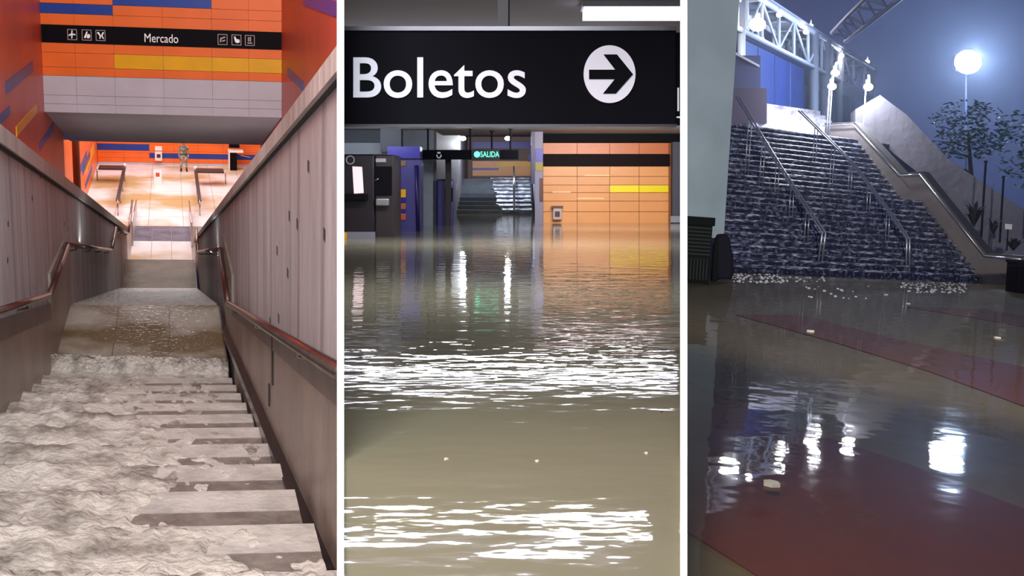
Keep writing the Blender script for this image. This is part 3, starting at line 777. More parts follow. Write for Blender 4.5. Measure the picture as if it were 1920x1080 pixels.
# blue pillar with stripes
D = 27.0
bp_ = mat('deep_blue', (40, 34, 150), .4); bd = mat('dull_indigo', (66, 60, 128), .45)
t = thing('pillar', S2, (xx(764, D), D, WZ), 'indigo pillar with yellow and orange stripes beside the black kiosk', 'pillar')
B(xx(739, D), xx(790, D), D, D + .6, WZ - .5, zz(300, D)).build('shaft', S2, bd, t)
B(xx(727, D), xx(788, D), D - .08, D + .6, zz(297, D), zz(275, D)).build('cap_beam', S2, bp_, t)
for (y0, y1, m) in ((311, 302, mat('olive_gold', (120, 92, 40), .5)), (370, 355, yellow), (392, 381, mat('dull_orange', (180, 104, 64), .5)), (412, 400, mat('red_orange', (198, 90, 56), .5))):
    B(xx(740, D), xx(761, D), D - .03, D, zz(y0, D), zz(y1, D)).build('stripe', S2, m, t)
for y0, y1 in ((380, 371), (399, 393)):
    B(xx(740, D), xx(761, D), D - .03, D, zz(y0, D), zz(y1, D)).build('stripe', S2, bp_, t)
MB().tube([(xx(785, D), D - .06, WZ - .2), (xx(781, D), D - .06, zz(310, D))], .05, 8).build('edge_pipe', S2, mat('night_blue', (20, 18, 84), .4), t, smooth=True)

# SALIDA sign across the passage
D = 29.5
t = thing('exit_sign', S2, (xx(880, D), D, zz(301, D)), 'long black hanging sign with green lit word SALIDA over the far passage', 'sign')
B(xx(787, D), xx(972, D), D, D + .14, zz(299, D), zz(281, D)).build('board', S2, signm, t)
B(xx(884, D), xx(937, D), D - .03, D, zz(301, D), zz(280, D)).build('lit_panel', S2, mat('exit_dark', (4, 14, 14), .4), t)
gr = mat('exit_green', (90, 240, 200), .5, emit=1.6)
lettering('lettering', 'SALIDA', S2, (xx(901, D), D - .03, zz(294.5, D)), (xx(936, D), D - .03, zz(284, D)), gr, t, bold=.0)
MB().prism([(xx(894.5, D) + .085 * math.cos(a_), D - .03, zz(289.5, D) + .085 * math.sin(a_)) for a_ in [i * math.pi / 10 for i in range(20)]], (0, -.02, 0)).build('exit_emblem', S2, gr, t)
pale = mat('icon_pale', (170, 176, 186), .5, emit=.2)
MB().tube([(xx(823, D) + .06 * math.cos(a_), D - .02, zz(290, D) + .09 * math.sin(a_)) for a_ in [math.pi * (1.0 + i / 8 * 1.0) for i in range(9)]], .018, 6).build('bell_icon', S2, pale, t)
B(xx(820, D), xx(826, D), D - .03, D, zz(288, D), zz(285, D)).build('bell_icon', S2, pale, t)
for k, (x, d) in enumerate(((802, 29.6), (881.5, 29.6), (922, 31), (957, 29.6))):
    t = thing('hanger_rod', S2, (xx(x, d), d + .07, zz(281, d)), ['thin dark hanger rod at the left end of the exit sign', 'thin dark hanger rod just left of the green lettering', 'thin dark hanger rod behind the green lettering', 'thin dark hanger rod at the right end of the exit sign'][k], 'rod')
    MB().tube([(xx(x, d), d + .07, zz(283, d)), (xx(x, d), d + .07, CEIL)], .025, 8).build('rod', S2, black, t)
    MB().tube([(xx(x, d), d + .07, CEIL - .03), (xx(x, d), d + .07, CEIL)], .07, 10).build('ceiling_cup', S2, black, t)
# dark post below the sign, purple post right, indigo machine
D = 30.5
MB().box(xx(835, D), xx(846, D), D, D + .2, WZ - .5, zz(299, D)).build('passage_post', S2, mat('dark_brown_post', (34, 24, 34), .5), None, label='dark slim post under the exit sign left of the far steps', category='post')
D = 31.5
MB().box(xx(996, D), xx(1003, D), D, D + .15, zz(345, D), CEIL).build('passage_post', S2, mat('night_blue', (20, 18, 84)), None, label='dark blue slim post right of the exit sign', category='post')
t = thing('pier', S2, (xx(1008, 31), 31, WZ), 'lilac panelled pier beside the ticket office at the passage mouth', 'pier')
D = 31.6
B(xx(1003, D), xx(1018, D), D, D + .5, WZ - .5, CEIL).build('shaft', S2, mat('lilac_grey', (120, 116, 140), .5), t)
for y0, y1, m in ((303, 278, bp_), (320, 306, mat('olive_yellow', (140, 124, 40), .5)), (378, 334, mat('dark_maroon', (84, 40, 44)))):
    B(xx(1004 if y1 != 334 else 1012, D), xx(1018, D), D - .03, D, zz(y0, D), zz(y1, D)).build('panel', S2, m, t)
D = 31.0
t = thing('ticket_machine', S2, (xx(833, D), D, WZ), 'small indigo machine standing in shallow water left of the far steps', 'machine')
B(xx(820, D), xx(851, D), D - .4, D, WZ - .4, zz(336, D)).build('body', S2, mat('indigo_machine', (38, 36, 108), .4), t, bevel=.05)
B(xx(836, D), xx(850, D), D - .43, D - .4, zz(378, D), zz(352, D)).build('opening', S2, black, t)
B(xx(836, D), xx(850, D), D - .45, D - .4, zz(347, D), zz(340, D)).build('plate', S2, mat('plate_blue', (120, 130, 190), .4), t)
MB().box(xx(790, 30.8), xx(817, 30.8), 30.8, 31, WZ - .3, zz(320, 30.8)).build('shutter', S2, mat('shutter_grey', (92, 100, 112), .6, var=.05), None, label='grey roller shutter between the blue pillar and the indigo machine', category='shutter')

# far passage: side walls, end wall, flooded steps with cascade
B(xx(812, 31) - 1.2, xx(818, 31), 31.1, 54, WZ - 1, 2.4).build('wall_passage_left', S2, mat('passage_grey', (84, 82, 92), .6), None, kind='structure', label='grey left wall of the far passage', category='wall')
B(xx(1018, 32), xx(1018, 32) + .4, 36.9, 54, WZ - 1, 2.4).build('wall_passage_right', S2, mat('passage_pale', (128, 132, 144), .6), None, kind='structure', label='pale right wall of the far passage', category='wall')
D = 53
we = B(xx(780, D), xx(1060, D), D, D + .3, WZ - 1, 2.4).build('wall_passage_end', S2, mat('passage_end', (120, 96, 90), .6)); struct(we, 'end wall of the far passage with orange, yellow and purple bands', 'wall')
for (xa, xb, y0, y1, m) in ((886, 1015, 330, 302, mat('office_orange', (232, 160, 98))), (931, 1015, 313, 304, yellow), (886, 935, 319, 315, mat('purple_panel', (92, 72, 168))), (886, 1012, 278, 266, bp_), (990, 1022, 303, 289, bp_)):
    B(xx(xa, D), xx(xb, D), D - .05 - (.03 if m is yellow or xb == 935 else 0), D, zz(y0, D), zz(y1, D)).build('band_panel', S2, m, we)
fs_ = thing('staircase', S2, (xx(925, 43), 43, WZ), 'dark flooded staircase rising at the end of the far passage', 'stairs')
dk1 = mat('dark_wet_step', (62, 68, 76), .25, var=.2, scale=2)
for k in range(9):
    b = 42.5 + k * .75; zt = WZ + (k + 1) * .16
    B(xx(858, 44), xx(1000, 44), b, b + .8 if k < 8 else b + 3.5, zt - .2, zt).build('step', S2, dk1, fs_)
fm2 = mat('white_cascade', (112, 116, 130), .4, col2=(206, 210, 222), scale=3.5, lo=.42, hi=.66, bump=.03, bscale=9)
def casc(u, v):
    b = 42.3 + v * 9.0; k = (b - 42.5) / .75; fl_ = math.floor(k); fr_ = k - fl_
    zs = WZ + .16 * (max(-1, min(8, fl_)) + 1 - (1 - min(1, fr_ / .18)) * (1 if k > -1 and fl_ <= 8 else 0))
    x0, x1 = xx(906 + 34 * (1 - v), 44), xx(996, 44)
    x = x0 + (x1 - x0) * u + (.18 * noise.noise(Vector((v * 9, 0, 0))) if u < .2 else 0)
    return (x, b - .03, zs + .05 + .035 * noise.noise(Vector((x * 3, b * 2, 2))) + .02 * noise.noise(Vector((x * 9, b * 5, 7))))
mb = MB().grid(casc, 34, 120); mb._open = True
tag(mb.build('cascade', S2, fm2, smooth=True), 'white water cascading down the far passage steps', 'water', kind='stuff')
for k, (xa, lab) in enumerate(((856, 'steel handrail at the left side of the far steps'), (964, 'steel handrail beside the white cascade on the far steps'))):
    t = thing('handrail', S2, (xx(xa, 43), 43, WZ), lab, 'handrail')
    X = xx(xa, 43)
    MB().tube([(X, 42.6, WZ + .1), (X, 42.6, WZ + 1.15), (X, 49, WZ + 2.0)], .035, 8).build('rail', S2, steel, t, smooth=True)
    for b in (44.6, 46.6, 48.6):
        MB().tube([(X, b, WZ + (b - 42.5) * .2), (X, b, WZ + 1.15 + (b - 42.6) * .133)], .028, 8).build('post', S2, steel, t, smooth=True)
for k, x in enumerate((868, 952)):
    d = 45.0; z = zz(259.5, d)
    t = thing('spot_lamp', S2, (xx(x, d), d, z), ['small round ceiling spot left of the green exit word', 'small round ceiling spot right of the green exit word'][k], 'lamp')
    MB().tube([(xx(x, d), d, z + .05), (xx(x, d), d, 2.35)], .03, 8).build('stem', S2, black, t)
    MB().ball((xx(x, d), d, z), .13, .13, .09).build('bulb', S2, mat('spot_glow', (235, 240, 255), .4, emit=40), t, smooth=True)
    point('spot_light', (xx(x, d), d - .1, z - .25), 330, (.9, .94, 1), .1)

#====OUTDOOR STEPS
H = 1.4
pb = S3.at(1835, 525, 2, -H); a3R, b30 = pb.x, pb.y
a3L = S3.at(1310, 519, 2, -H).x
pt = S3.at(1722, 377, 0, a3R); b31, c31 = pt.y, pt.z
pl_ = S3.at(1686, 362, 0, a3R); b32 = max(b31 + .5, pl_.y)
p2_ = S3.at(1600, 262, 0, a3R); b33, c33 = p2_.y, p2_.z
stepm = mat('cascading_step', (70, 74, 100), .3, col2=(214, 220, 242), scale=5.5, stretch=(.7, 3, 3), lo=.47, hi=.66, bump=.03, bscale=10, detail=6)
riserm = mat('dark_riser', (42, 46, 66), .3, col2=(132, 140, 172), scale=6, stretch=(1.2, 3, 1.5), lo=.5, hi=.72, bump=.02, bscale=12, detail=6)
st = thing('staircase', S3, ((a3L + a3R) / 2, b30, -H), 'broad outdoor staircase with water streaming over dark steps', 'stairs')


def flight(b0, b1, c0, cT, n, aa, ab):
    g = (b1 - b0) / n; r = (cT - c0) / n
    for k in range(n):
        z1 = c0 + (k + 1) * r; b = b0 + k * g
        s = B(aa, ab, b, b + g + .3, z1 - r - .25, z1 - .03).build('step', S3, riserm, st)
        # nosing lip under streaming water, uneven front edge
        def lip(u, v, b=b, z1=z1, k=k):
            a = aa + (ab - aa) * u
            d = .03 + .05 * noise.noise(Vector((a * 2.2, k * 3.7, 0))) + .03 * noise.noise(Vector((a * 7, k * 9.1, 4)))
            t = v * 4
            if t <= 1: return (a, b + g + .05, z1 + .012)
            if t <= 2: return (a, b - .01, z1 + .012)
            if t <= 3: return (a, b - .035, z1 - .02)
            return (a, b - .02, z1 - .03 - max(.0, d))
        mb = MB().grid(lip, 70, 4); mb._open = True
        mb.build('nosing', S3, stepm, s)


flight(b30, b31, -H - .02, c31, 14, a3L, a3R)
B(a3L, a3R + .1, b31, b32, c31 - .5, c31).build('landing', S3, riserm, st)
flight(b32, b33, c31, c33, 12, a3L, a3R)
B(a3L - 4, a3R + 2, b33, b33 + 2.0, c33 - .5, c33).build('landing', S3, riserm, st)
# topmost pale wet ramp beyond
aq0 = S3.depth(1425, 232, (S3.M @ Vector((a3R - 5, b33 + 2, c33))).y)
ub = b33 + 2.0
uA, uB = S3.at(1420, 235, 1, ub).x, S3.at(1604, 262, 1, ub).x
ut = thing('upper_steps', S3, (uA, ub, c33), 'pale wet upper steps glistening beyond the stair head', 'stairs')
upm = mat('pale_wet_step', (150, 150, 170), .3, col2=(214, 214, 232), scale=3, bump=.03, bscale=8)
zt = S3.at(1560, 214, 1, ub + 2.4).z
for k in range(7):
    B(uA + max(0, k - 1) * .12, uB, ub + k * .34, ub + k * .34 + .5, c33 - .4, c33 + (zt - c33) * (k + 1) / 7).build('step', S3, upm, ut)

# right-hand parapet
pm = mat('parapet_concrete', (120, 112, 110), .7, var=.1, scale=1.2, bump=.01, bscale=6)
pp = [S3.at(x, y, 0, a3R) for x, y in ((1590, 232), (1604, 231), (1692, 327), (1729, 324), (1851, 477))]
lowz = pp[4].z
b_near = S3.at(1908, 480, 0, a3R).y if False else b30 - 1.6
poly = [(a3R, b_near, -H - .5), (a3R, b33 + 1.5, -H - .5), (a3R, b33 + 1.5, pp[1].z), tuple(pp[1]), tuple(pp[2]), tuple(pp[3]), tuple(pp[4]), (a3R, b_near, lowz)]
pw = MB().prism(poly, (.32, 0, 0)).build('wall_parapet', S3, pm); struct(pw, 'sloping concrete parapet on the right of the outdoor stairs', 'wall')
capm = mat('parapet_cap', (76, 74, 74), .6, var=.06)
path = [Vector((a3R, b_near, lowz)), pp[4], pp[3], pp[2], pp[1], Vector((a3R, b33 + 1.5, pp[1].z))]
for i in range(5):
    p, q = path[i], path[i + 1]
    MB().hexa([p + Vector((-.04, 0, 0)), p + Vector((.36, 0, 0)), q + Vector((.36, 0, 0)), q + Vector((-.04, 0, 0)),
               p + Vector((-.04, 0, .05)), p + Vector((.36, 0, .05)), q + Vector((.36, 0, .05)), q + Vector((-.04, 0, .05))]).build('cap_stone', S3, capm, pw)
t = thing('handrail', S3, pp[4], 'steel handrail fixed along the inner face of the right parapet', 'handrail')
hr = mat('rail_steel_cool', (196, 200, 210), .3, metal=.8)
off = Vector((-.12, 0, -.06))
for i in range(5):
    MB().tube([path[i] + off, path[i + 1] + off], .028, 8).build('rail', S3, hr, t, smooth=True)
for i in (1, 2, 3, 4):
    MB().tube([path[i] + off, path[i] + off + Vector((.1, 0, -.05))], .02, 6).build('bracket', S3, hr, t)


def on_slope(x, y, b0, c0, b1, c1_):
    """pixel to the plane through the noses of a flight"""
    l = S3.I @ ray(x, y); k = (c1_ - c0) / (b1 - b0)
    tt = (c0 - k * b0) / (l.z - k * l.y); return l * tt


def stair_z(b):
    if b < b30: return -H
    if b < b31: return -H + (c31 + H) * (b - b30) / (b31 - b30)
    if b < b32: return c31
    return min(c33, c31 + (c33 - c31) * (b - b32) / (b33 - b32))


def mid_rail(foot, pxs, lab):
    f0 = on_slope(foot[0], foot[1], b30, -H, b31, c31)
    q = [S3.at(x, y, 0, f0.x) for x, y in pxs]
    t = thing('handrail', S3, f0, lab, 'handrail')
    for da in (-.07, .07):
        MB().tube([f0 + Vector((da, 0, 0))] + [p + Vector((da, 0, 0)) for p in q], .03, 8).build('rail', S3, hr, t, smooth=True)
    L = q[-1].y - q[0].y
    for k in range(1, 6):
        b = q[0].y + L * k / 6
        for i in range(len(q) - 1):
            if q[i].y <= b <= q[i + 1].y:
                s = (b - q[i].y) / (q[i + 1].y - q[i].y); zt_ = q[i].z + s * (q[i + 1].z - q[i].z)
                for da in (-.07, .07):
                    MB().tube([(f0.x + da, b, stair_z(b)), (f0.x + da, b, zt_)], .018, 6).build('post', S3, hr, t, smooth=True)
    return t


mid_rail((1537, 497), [(1545, 436), (1487, 350), (1466, 318), (1382, 182)], 'double steel handrail nearer the grey column, running down the broad stairs')
mid_rail((1702, 508), [(1703, 448), (1672, 402), (1598, 305), (1500, 208)], 'double steel handrail nearer the parapet, running down the broad stairs')

# muddy water and flat red-brown bands on the floor under it
w3 = water_mat('muddy_water', (78, 60, 38), .03, 1.6, .005, (1, 1, 1), transp=.6)
k4 = [S3.at(x, y, 2, -H) for x, y in ((1180, 1130), (2300, 1130), (2500, 560), (1180, 497))]
mb = MB().grid(lambda u, v: (k4[0].lerp(k4[1], u)).lerp(k4[3].lerp(k4[2], u), v ** 2), 8, 24); mb._open = True
tag(mb.build('floodwater', S3, w3), 'muddy brown floodwater at the foot of the outdoor stairs', 'water', kind='stuff')
z0 = -H - .06
fl3 = MB().prism([p + Vector((0, 0, -.07)) for p in k4], (0, 0, -.2)).build('floor_plaza', S3, mat('plaza_paving', (112, 98, 62), .8, var=.1)); struct(fl3, 'pale plaza paving seen through the muddy water', 'floor')
red = mat('red_brown_band', (104, 28, 12), .8, var=.08)
for pxs in ([(1240, 690), (1460, 790), (1700, 868), (2000, 985), (2200, 1090), (1440, 1090), (1240, 965)], [(1380, 590), (1560, 640), (1740, 695), (2000, 790), (2100, 760), (1920, 688), (1700, 640), (1500, 590)],
            [(1700, 575), (1920, 612), (2050, 640), (2050, 615), (1850, 580)]):
    MB().prism([S3.at(x, y, 2, z0) for x, y in pxs][::-1], (0, 0, -.02)).build('floor_band', S3, red, fl3)
B_ = lambda x0, x1, y0, y1, d, th: None
# flecks of foam where the stairs meet the water
fleck = mat('foam_fleck', (206, 206, 214), .5)
mb = MB()
for (x0, x1, ya, yb, n) in ((1372, 1470, 514, 530, 110), (1470, 1560, 519, 528, 30), (1690, 1812, 530, 549, 130), (1500, 1640, 536, 560, 18)):
    for i in range(n):
        p = S3.at(random.uniform(x0, x1), random.uniform(ya, yb), 2, -H); r_ = random.uniform(.012, .032)
        mb.ball(p, r_ * 1.6, r_, r_ * .8, 6, 4)
tag(mb.build('foam_flecks', S3, fleck), 'white foam flecks where the stairs meet the muddy water', 'foam', kind='stuff')
debm = mat('debris_pale', (190, 180, 160), .7)
for i, (x, y, lab) in enumerate(((1520, 622, 'small pale scrap floating left of centre on the muddy water'), (1661, 553, 'small pale scrap floating before the right foam line'), (1870, 634, 'small pale scrap floating near the right edge of the muddy water'), (1702, 570, 'small pale scrap floating just below the right foam line'), (1448, 910, 'small pale scrap floating low on the left of the muddy water'))):
    p = S3.at(x, y, 2, -H)
    t = thing('floating_scrap', S3, p, lab, 'litter')
    MB().prism([(p.x + .06 * math.cos(k) * random.uniform(.6, 1.2), p.y + .05 * math.sin(k), p.z) for k in range(6)], (0, 0, .02)).build('scrap', S3, debm, t)

# grey column at the left, louvred bin and leaning board
D = 26.5
cr = S3.depth(1360, 400, D)
cl = B(cr.x - 6, cr.x, cr.y - .0, cr.y + .8, -H - .5, cr.z + 12).build('wall_column', S3, mat('column_concrete', (158, 176, 186), .7, var=.08, scale=.8)); struct(cl, 'tall grey concrete column at the left of the outdoor stairs', 'column')
D = 25.0
p0 = S3.depth(1282, 530, D); p0 = S3.at(1330, 528, 2, -H)
t = thing('litter_bin', S3, p0, 'black louvred bin standing in the water before the grey column', 'bin')
bk = mat('bin_black', (20, 23, 24), .8, spec=.08)
D = (S3.M @ p0).y
W3 = Frame(S3.M.col[0].copy(), S3.M.col[1].copy(), S3.M.col[2].copy(), S3.clips)
# bin built facing the camera: axes from the view direction, flat on the water
vx = (S3.I @ Vector((1, 0, 0))); vx.z = 0; vx.normalize(); vy = Vector((-vx.y, vx.x, 0))


def lb(o, x0, x1, y0, y1, z0_, z1_, nm, m, par, bevel=0):
    P = lambda x, y, z: o + vx * x + vy * y + Vector((0, 0, z))
    return MB().hexa([P(x0, y0, z0_), P(x1, y0, z0_), P(x1, y1, z0_), P(x0, y1, z0_), P(x0, y0, z1_), P(x1, y0, z1_), P(x1, y1, z1_), P(x0, y1, z1_)]).build(nm, S3, m, par, bevel=bevel)


u = D / F
lb(p0, -90 * u, 0, .05, .9, -.2, 112 * u, 'body', bk, t)
lb(p0, -90 * u, 4 * u, 0, .95, 104 * u, 120 * u, 'lid', bk, t, .02)
sl = mat('bin_slat', (42, 46, 48), .8, spec=.1)
for k in range(8): lb(p0, -88 * u, -2 * u, .0, .06, (48 + k * 7) * u, (51.5 + k * 7) * u, 'slat', sl, t)
for k in range(14): lb(p0, (-86 + k * 6) * u, (-83.5 + k * 6) * u, .0, .06, 2 * u, 42 * u, 'bar', sl, t)
p1 = S3.at(1362, 524, 2, -H)
t = thing('leaning_board', S3, p1, 'dark rounded board leaning beside the louvred bin', 'board')
ol = [(-16, 0), (12, 0), (16, 14), (12, 46), (2, 84), (-6, 90), (-20, 88), (-24, 80), (-22, 40)]
P = lambda x, y, z: p1 + vx * x + vy * y + Vector((0, 0, z))
MB().prism([P(x * u, .1, y * u) for x, y in ol], vy * .18).build('panel', S3, mat('board_black', (24, 24, 34), .8, spec=.08), t, bevel=.02)
MB().prism([P(x * u * .7 - .02, .085, y * u * .9 + .05) for x, y in ol], vy * .02).build('face', S3, mat('board_face', (30, 30, 42), .8, spec=.08), t)
lb(p1, -27 * u, -18 * u, .05, .3, -.1, 70 * u, 'strut', bk, t)
p2 = S3.at(1912, 545, 2, -H)
t = thing('litter_bin', S3, p2, 'plain black bin at the right edge beyond the parapet end', 'bin')
lb(p2, -8 * u, 60 * u, 0, .7, -.2, 66 * u, 'body', mat('bin_purple_black', (20, 16, 28), .8, spec=.08), t, .04)
lb(p2, -10 * u, 62 * u, -.03, .73, 64 * u, 72 * u, 'lid', bk, t, .02)

# footbridge truss and the panels beneath it
d_br = ray(2050, 395).normalized()
KB = 1.5
A0 = ray(1378, 50) * 44.0 * KB


def br(t, z, side=0.0):
    """point on the bridge: t metres along it, z metres above its lower chord"""
    n = Vector((-d_br.y, d_br.x, 0)).normalized()
    return S3.I @ (A0 + d_br * t + (Vector((0, 0, z)) + n * side) * KB)


def t_for(x, z=0.0):
    lo_, hi_ = 0.0, 300.0
    for _ in range(60):
        m_ = (lo_ + hi_) / 2; p = S3.M @ br(m_, z)
        if 960 + F * p.x / p.y < x: lo_ = m_
        else: hi_ = m_
    return lo_


TL = t_for(1640); hT = 1.8
bt = thing('footbridge', S3, br(0, -4), 'white steel truss footbridge with lamps above the stair head', 'bridge')
wst = mat('white_steel', (206, 210, 220), .4)
for z, r_ in ((0, .12), (hT, .14)):
    for sd in (0, 1.8):
        MB().tube([br(0 - 3, z, sd), br(TL, z, sd)], r_ * KB, 8).build('chord', S3, wst, bt, smooth=True)
xsb = [1382, 1400, 1428, 1460, 1488, 1515, 1540, 1560, 1580, 1600, 1620, 1640]
ts = [t_for(x) for x in xsb]
for i, tt in enumerate(ts):
    for sd in (0, 1.8):
        MB().tube([br(tt, 0, sd), br(tt, hT, sd)], .09 * KB, 8).build('vertical', S3, wst, bt, smooth=True)
        if i < len(ts) - 1:
            a_, b_ = (0, hT) if i % 2 else (hT, 0)
            MB().tube([br(tt, a_, sd), br(ts[i + 1], b_, sd)], .065 * KB, 8).build('diagonal', S3, wst, bt, smooth=True)
    MB().tube([br(tt, hT, 0), br(tt, hT, 1.8)], .07 * KB, 8).build('cross_beam', S3, wst, bt, smooth=True)
MB().prism([br(-3, hT + .1, -.2), br(TL, hT + .1, -.2), br(TL, hT + .1, 2), br(-3, hT + .1, 2)], (0, 0, .12)).build('roof', S3, mat('roof_grey', (150, 152, 166), .6), bt)
MB().prism([br(-3, -.15, -.1), br(TL, -.15, -.1), br(TL, -.15, 2), br(-3, -.15, 2)], (0, 0, .12)).build('deck', S3, mat('deck_grey', (112, 116, 130), .6), bt)
for xc, wd in ((1390, .35), (1526, .5), (1548, .6), (1574, .35), (1636, .4)):
    tt = t_for(xc)
    for sd in (0, 1.8):
        MB().tube([br(tt, -7, sd), br(tt, hT, sd)], wd * .5 * KB, 12).build('column', S3, mat('bridge_column', (150, 154, 168), .5), bt, smooth=True)
bpn = mat('blue_cladding', (40, 58, 122), .6, var=.1, scale=.5)
for nm, xa, xb, z0_, z1_, m, lab in (('cladding_panel', 1398, 1518, -5.2, -.2, bpn, 'large dark blue panel hung below the footbridge'),
                                ('cladding_panel', 1554, 1612, -5.0, -.6, mat('dark_blue_cladding', (50, 58, 84), .4), 'smaller dark panel below the far end of the footbridge')):
    ta, tb = t_for(xa), t_for(xb)
    o = MB().prism([br(ta, z0_, .3), br(tb, z0_, .3), br(tb, z1_, .3), br(ta, z1_, .3)], S3.I @ Vector((-.1, .3, 0))).build(nm, S3, m)
    tag(o, lab, 'panel')
    n = 4
    for k in range(1, n):
        tk = ta + (tb - ta) * k / n
        MB().tube([br(tk, z0_, .28), br(tk, z1_, .28)], .02, 6).build('seam', S3, mat('seam_blue', (40, 54, 100), .4), o)
q0 = S3.depth(1398, 160, 42)
t = thing('booth', S3, S3.depth(1398, 225, 41.5), 'blue-grey booth with reddish base at the left of the stair head', 'booth')
for nm, ya, yb, xa, xb, m in (('upper_wall', 165, 104, 1362, 1426, mat('booth_blue', (70, 76, 112), .5)), ('lower_wall', 232, 165, 1362, 1438, mat('booth_red', (74, 66, 88), .6))):
    q = [S3.depth(x, y, 41.5) for x, y in ((xa, ya), (xb, ya), (xb, yb), (xa, yb))]
    MB().prism(q, S3.I @ Vector((0, 1.5, 0))).build(nm, S3, m, t)
q = [S3.depth(x, y, 41.3) for x, y in ((1362, 88), (1424, 122), (1424, 126), (1362, 93))]
MB().prism(q, S3.I @ Vector((0, 1.9, 0))).build('roof_edge', S3, wst, t)
# lamps on the bridge
lampc = mat('bridge_lamp_glow', (255, 250, 235), .4, emit=30)
LP = [((1420, 46), 43.2, .34, 2200), ((1461, 28), 47, .13, 150), ((1511, 60), 54, .14, 150), ((1520, 48), 56, .12, 100), ((1566, 137), 27.6, .11, 850), ((1560, 162), 27.2, .11, 850), ((1578, 104), 62, .14, 150), ((1626, 116), 72, .16, 150), ((1628, 163), 27.6, .12, 700)]
names = ['largest bright floodlight under the near end of the footbridge', 'small lamp on a post along the near half of the footbridge', 'lower of the two small lamps by the footbridge middle', 'upper of the two small lamps by the footbridge middle', 'upper bright post lamp at the stair head left of the smaller dark panel', 'lower bright post lamp at the stair head left of the smaller dark panel', 'small lamp on a post above the smaller dark panel', 'small lamp at the top of the footbridge far end', 'bright post lamp at the stair head below the footbridge far end']
for ((x, y), d, r_, pw_), lab in zip(LP, names):
    d *= KB; r_ *= KB; pw_ *= KB * KB; p = S3.depth(x, y, d)
    t = thing('bridge_lamp', S3, p, lab, 'lamp', 'lamps of the footbridge')
    MB().ball(p, r_, r_, r_ * .8, 12, 8).build('bulb', S3, lampc, t, smooth=True)
    MB().tube([p + Vector((0, 0, r_ * .7)), p + Vector((0, 0, r_ * .7 + .35))], r_ * .3, 8).build('stem', S3, wst, t, smooth=True)
    if d < 42: MB().tube([p + Vector((0, .12, .3)), p + Vector((0, .12, -3.2))], .025, 8).build('post', S3, mat('bridge_column', (150, 154, 168)), t, smooth=True)
    point('lamp_light', S3.M @ p + Vector((0, -r_ - .2, -.1)), pw_ * .3, (.85, .9, 1), r_)
# arched truss crossing above
t = thing('roof_truss', S3, S3.depth(1560, 70, 58), 'dim lattice roof truss rising across the night sky', 'truss')
dim = mat('dim_steel', (104, 98, 124), .6)
c0_, c1_ = [S3.depth(x, y, d) for x, y, d in ((1560, 62, 60), (1590, 30, 57), (1640, -20, 53), (1700, -70, 50))], [S3.depth(x, y, d) for x, y, d in ((1585, 78, 60), (1620, 50, 57), (1690, -4, 53), (1760, -55, 50))]
for ch in (c0_, c1_): MB().tube(ch, .13, 8).build('chord', S3, dim, t, smooth=True)
lerpc = lambda ch, s: ch[min(2, int(s * 3))].lerp(ch[min(2, int(s * 3)) + 1], s * 3 - min(2, int(s * 3)))
for k in range(9):
    MB().tube([lerpc(c0_, k / 9), lerpc(c1_, (k + (k % 2 == 0) * .6 + .2) / 9.2)], .06, 6).build('lattice_bar', S3, dim, t)
    MB().tube([lerpc(c1_, (k + .3) / 9.6), lerpc(c0_, (k + 1) / 9)], .06, 6).build('lattice_bar', S3, dim, t)

# dark pier at the stair head, retaining bank, floodlight mast, trees
q = S3.at(1603, 268, 2, c33) if False else S3.depth(1603, 266, (S3.M @ Vector((a3R - .2, b33 + .6, c33))).y)
t = thing('stub_pier', S3, q, 'dark short pier at the head of the outdoor stairs', 'pier')
uu = (S3.M @ q).y / F
lb(q, -9 * uu, 8 * uu, 0, .4, 0, 32 * uu, 'shaft', mat('pier_dark', (70, 66, 76), .6), t)
lb(q, -10 * uu, 9 * uu, -.04, .44, 32 * uu, 36 * uu, 'cap', mat('pier_cap', (96, 92, 100), .6), t)
bank = mat('bank_concrete', (104, 102, 112), .8, var=.15, scale=.5, bump=.03, bscale=3)
bkpts = [(1604, 231), (1604, 205), (1650, 178), (1700, 215), (1780, 300), (1960, 420), (1960, 520), (1860, 500), (1729, 330)]
Dbk = (S3.M @ Vector((a3R + .6, b33, c33))).y + .8
o = MB().prism([S3.depth(x, y, Dbk) for x, y in bkpts][::-1], S3.I @ Vector((.6, 2.5, 0))).build('wall_bank', S3, bank); struct(o, 'grey sloping retaining wall behind the right parapet', 'wall')
lampP = ray(1815, 116) * 72.0
t = thing('floodlight', S3, S3.I @ Vector((lampP.x, lampP.y, -2)), 'dazzling white floodlight on a tall mast among dark trees', 'lamp')
MB().tube([S3.I @ Vector((lampP.x + .2, lampP.y + .8, -2.5)), S3.I @ Vector((lampP.x + .2, lampP.y + .8, lampP.z + .4))], .06, 10).build('mast', S3, mat('mast_dark', (24, 26, 44), .8, spec=.1), t, smooth=True)
hb = MB().hexa([S3.I @ (lampP + Vector(v)) for v in ((-.7, .4, -.6), (.7, .4, -.6), (.7, .9, -.4), (-.7, .9, -.4), (-.7, .4, .6), (.7, .4, .6), (.7, .9, .4), (-.7, .9, .4))])
hb.build('housing', S3, mat('mast_dark', (40, 42, 60)), t)
MB().ball(S3.I @ lampP, .85, .85, .8, 16, 10).build('lens', S3, mat('flood_glow', (235, 244, 255), .4, emit=60), t, smooth=True)
point('floodlight_light', lampP + Vector((0, -1.2, 0)), 24000, (.5, .68, 1.0), .7)


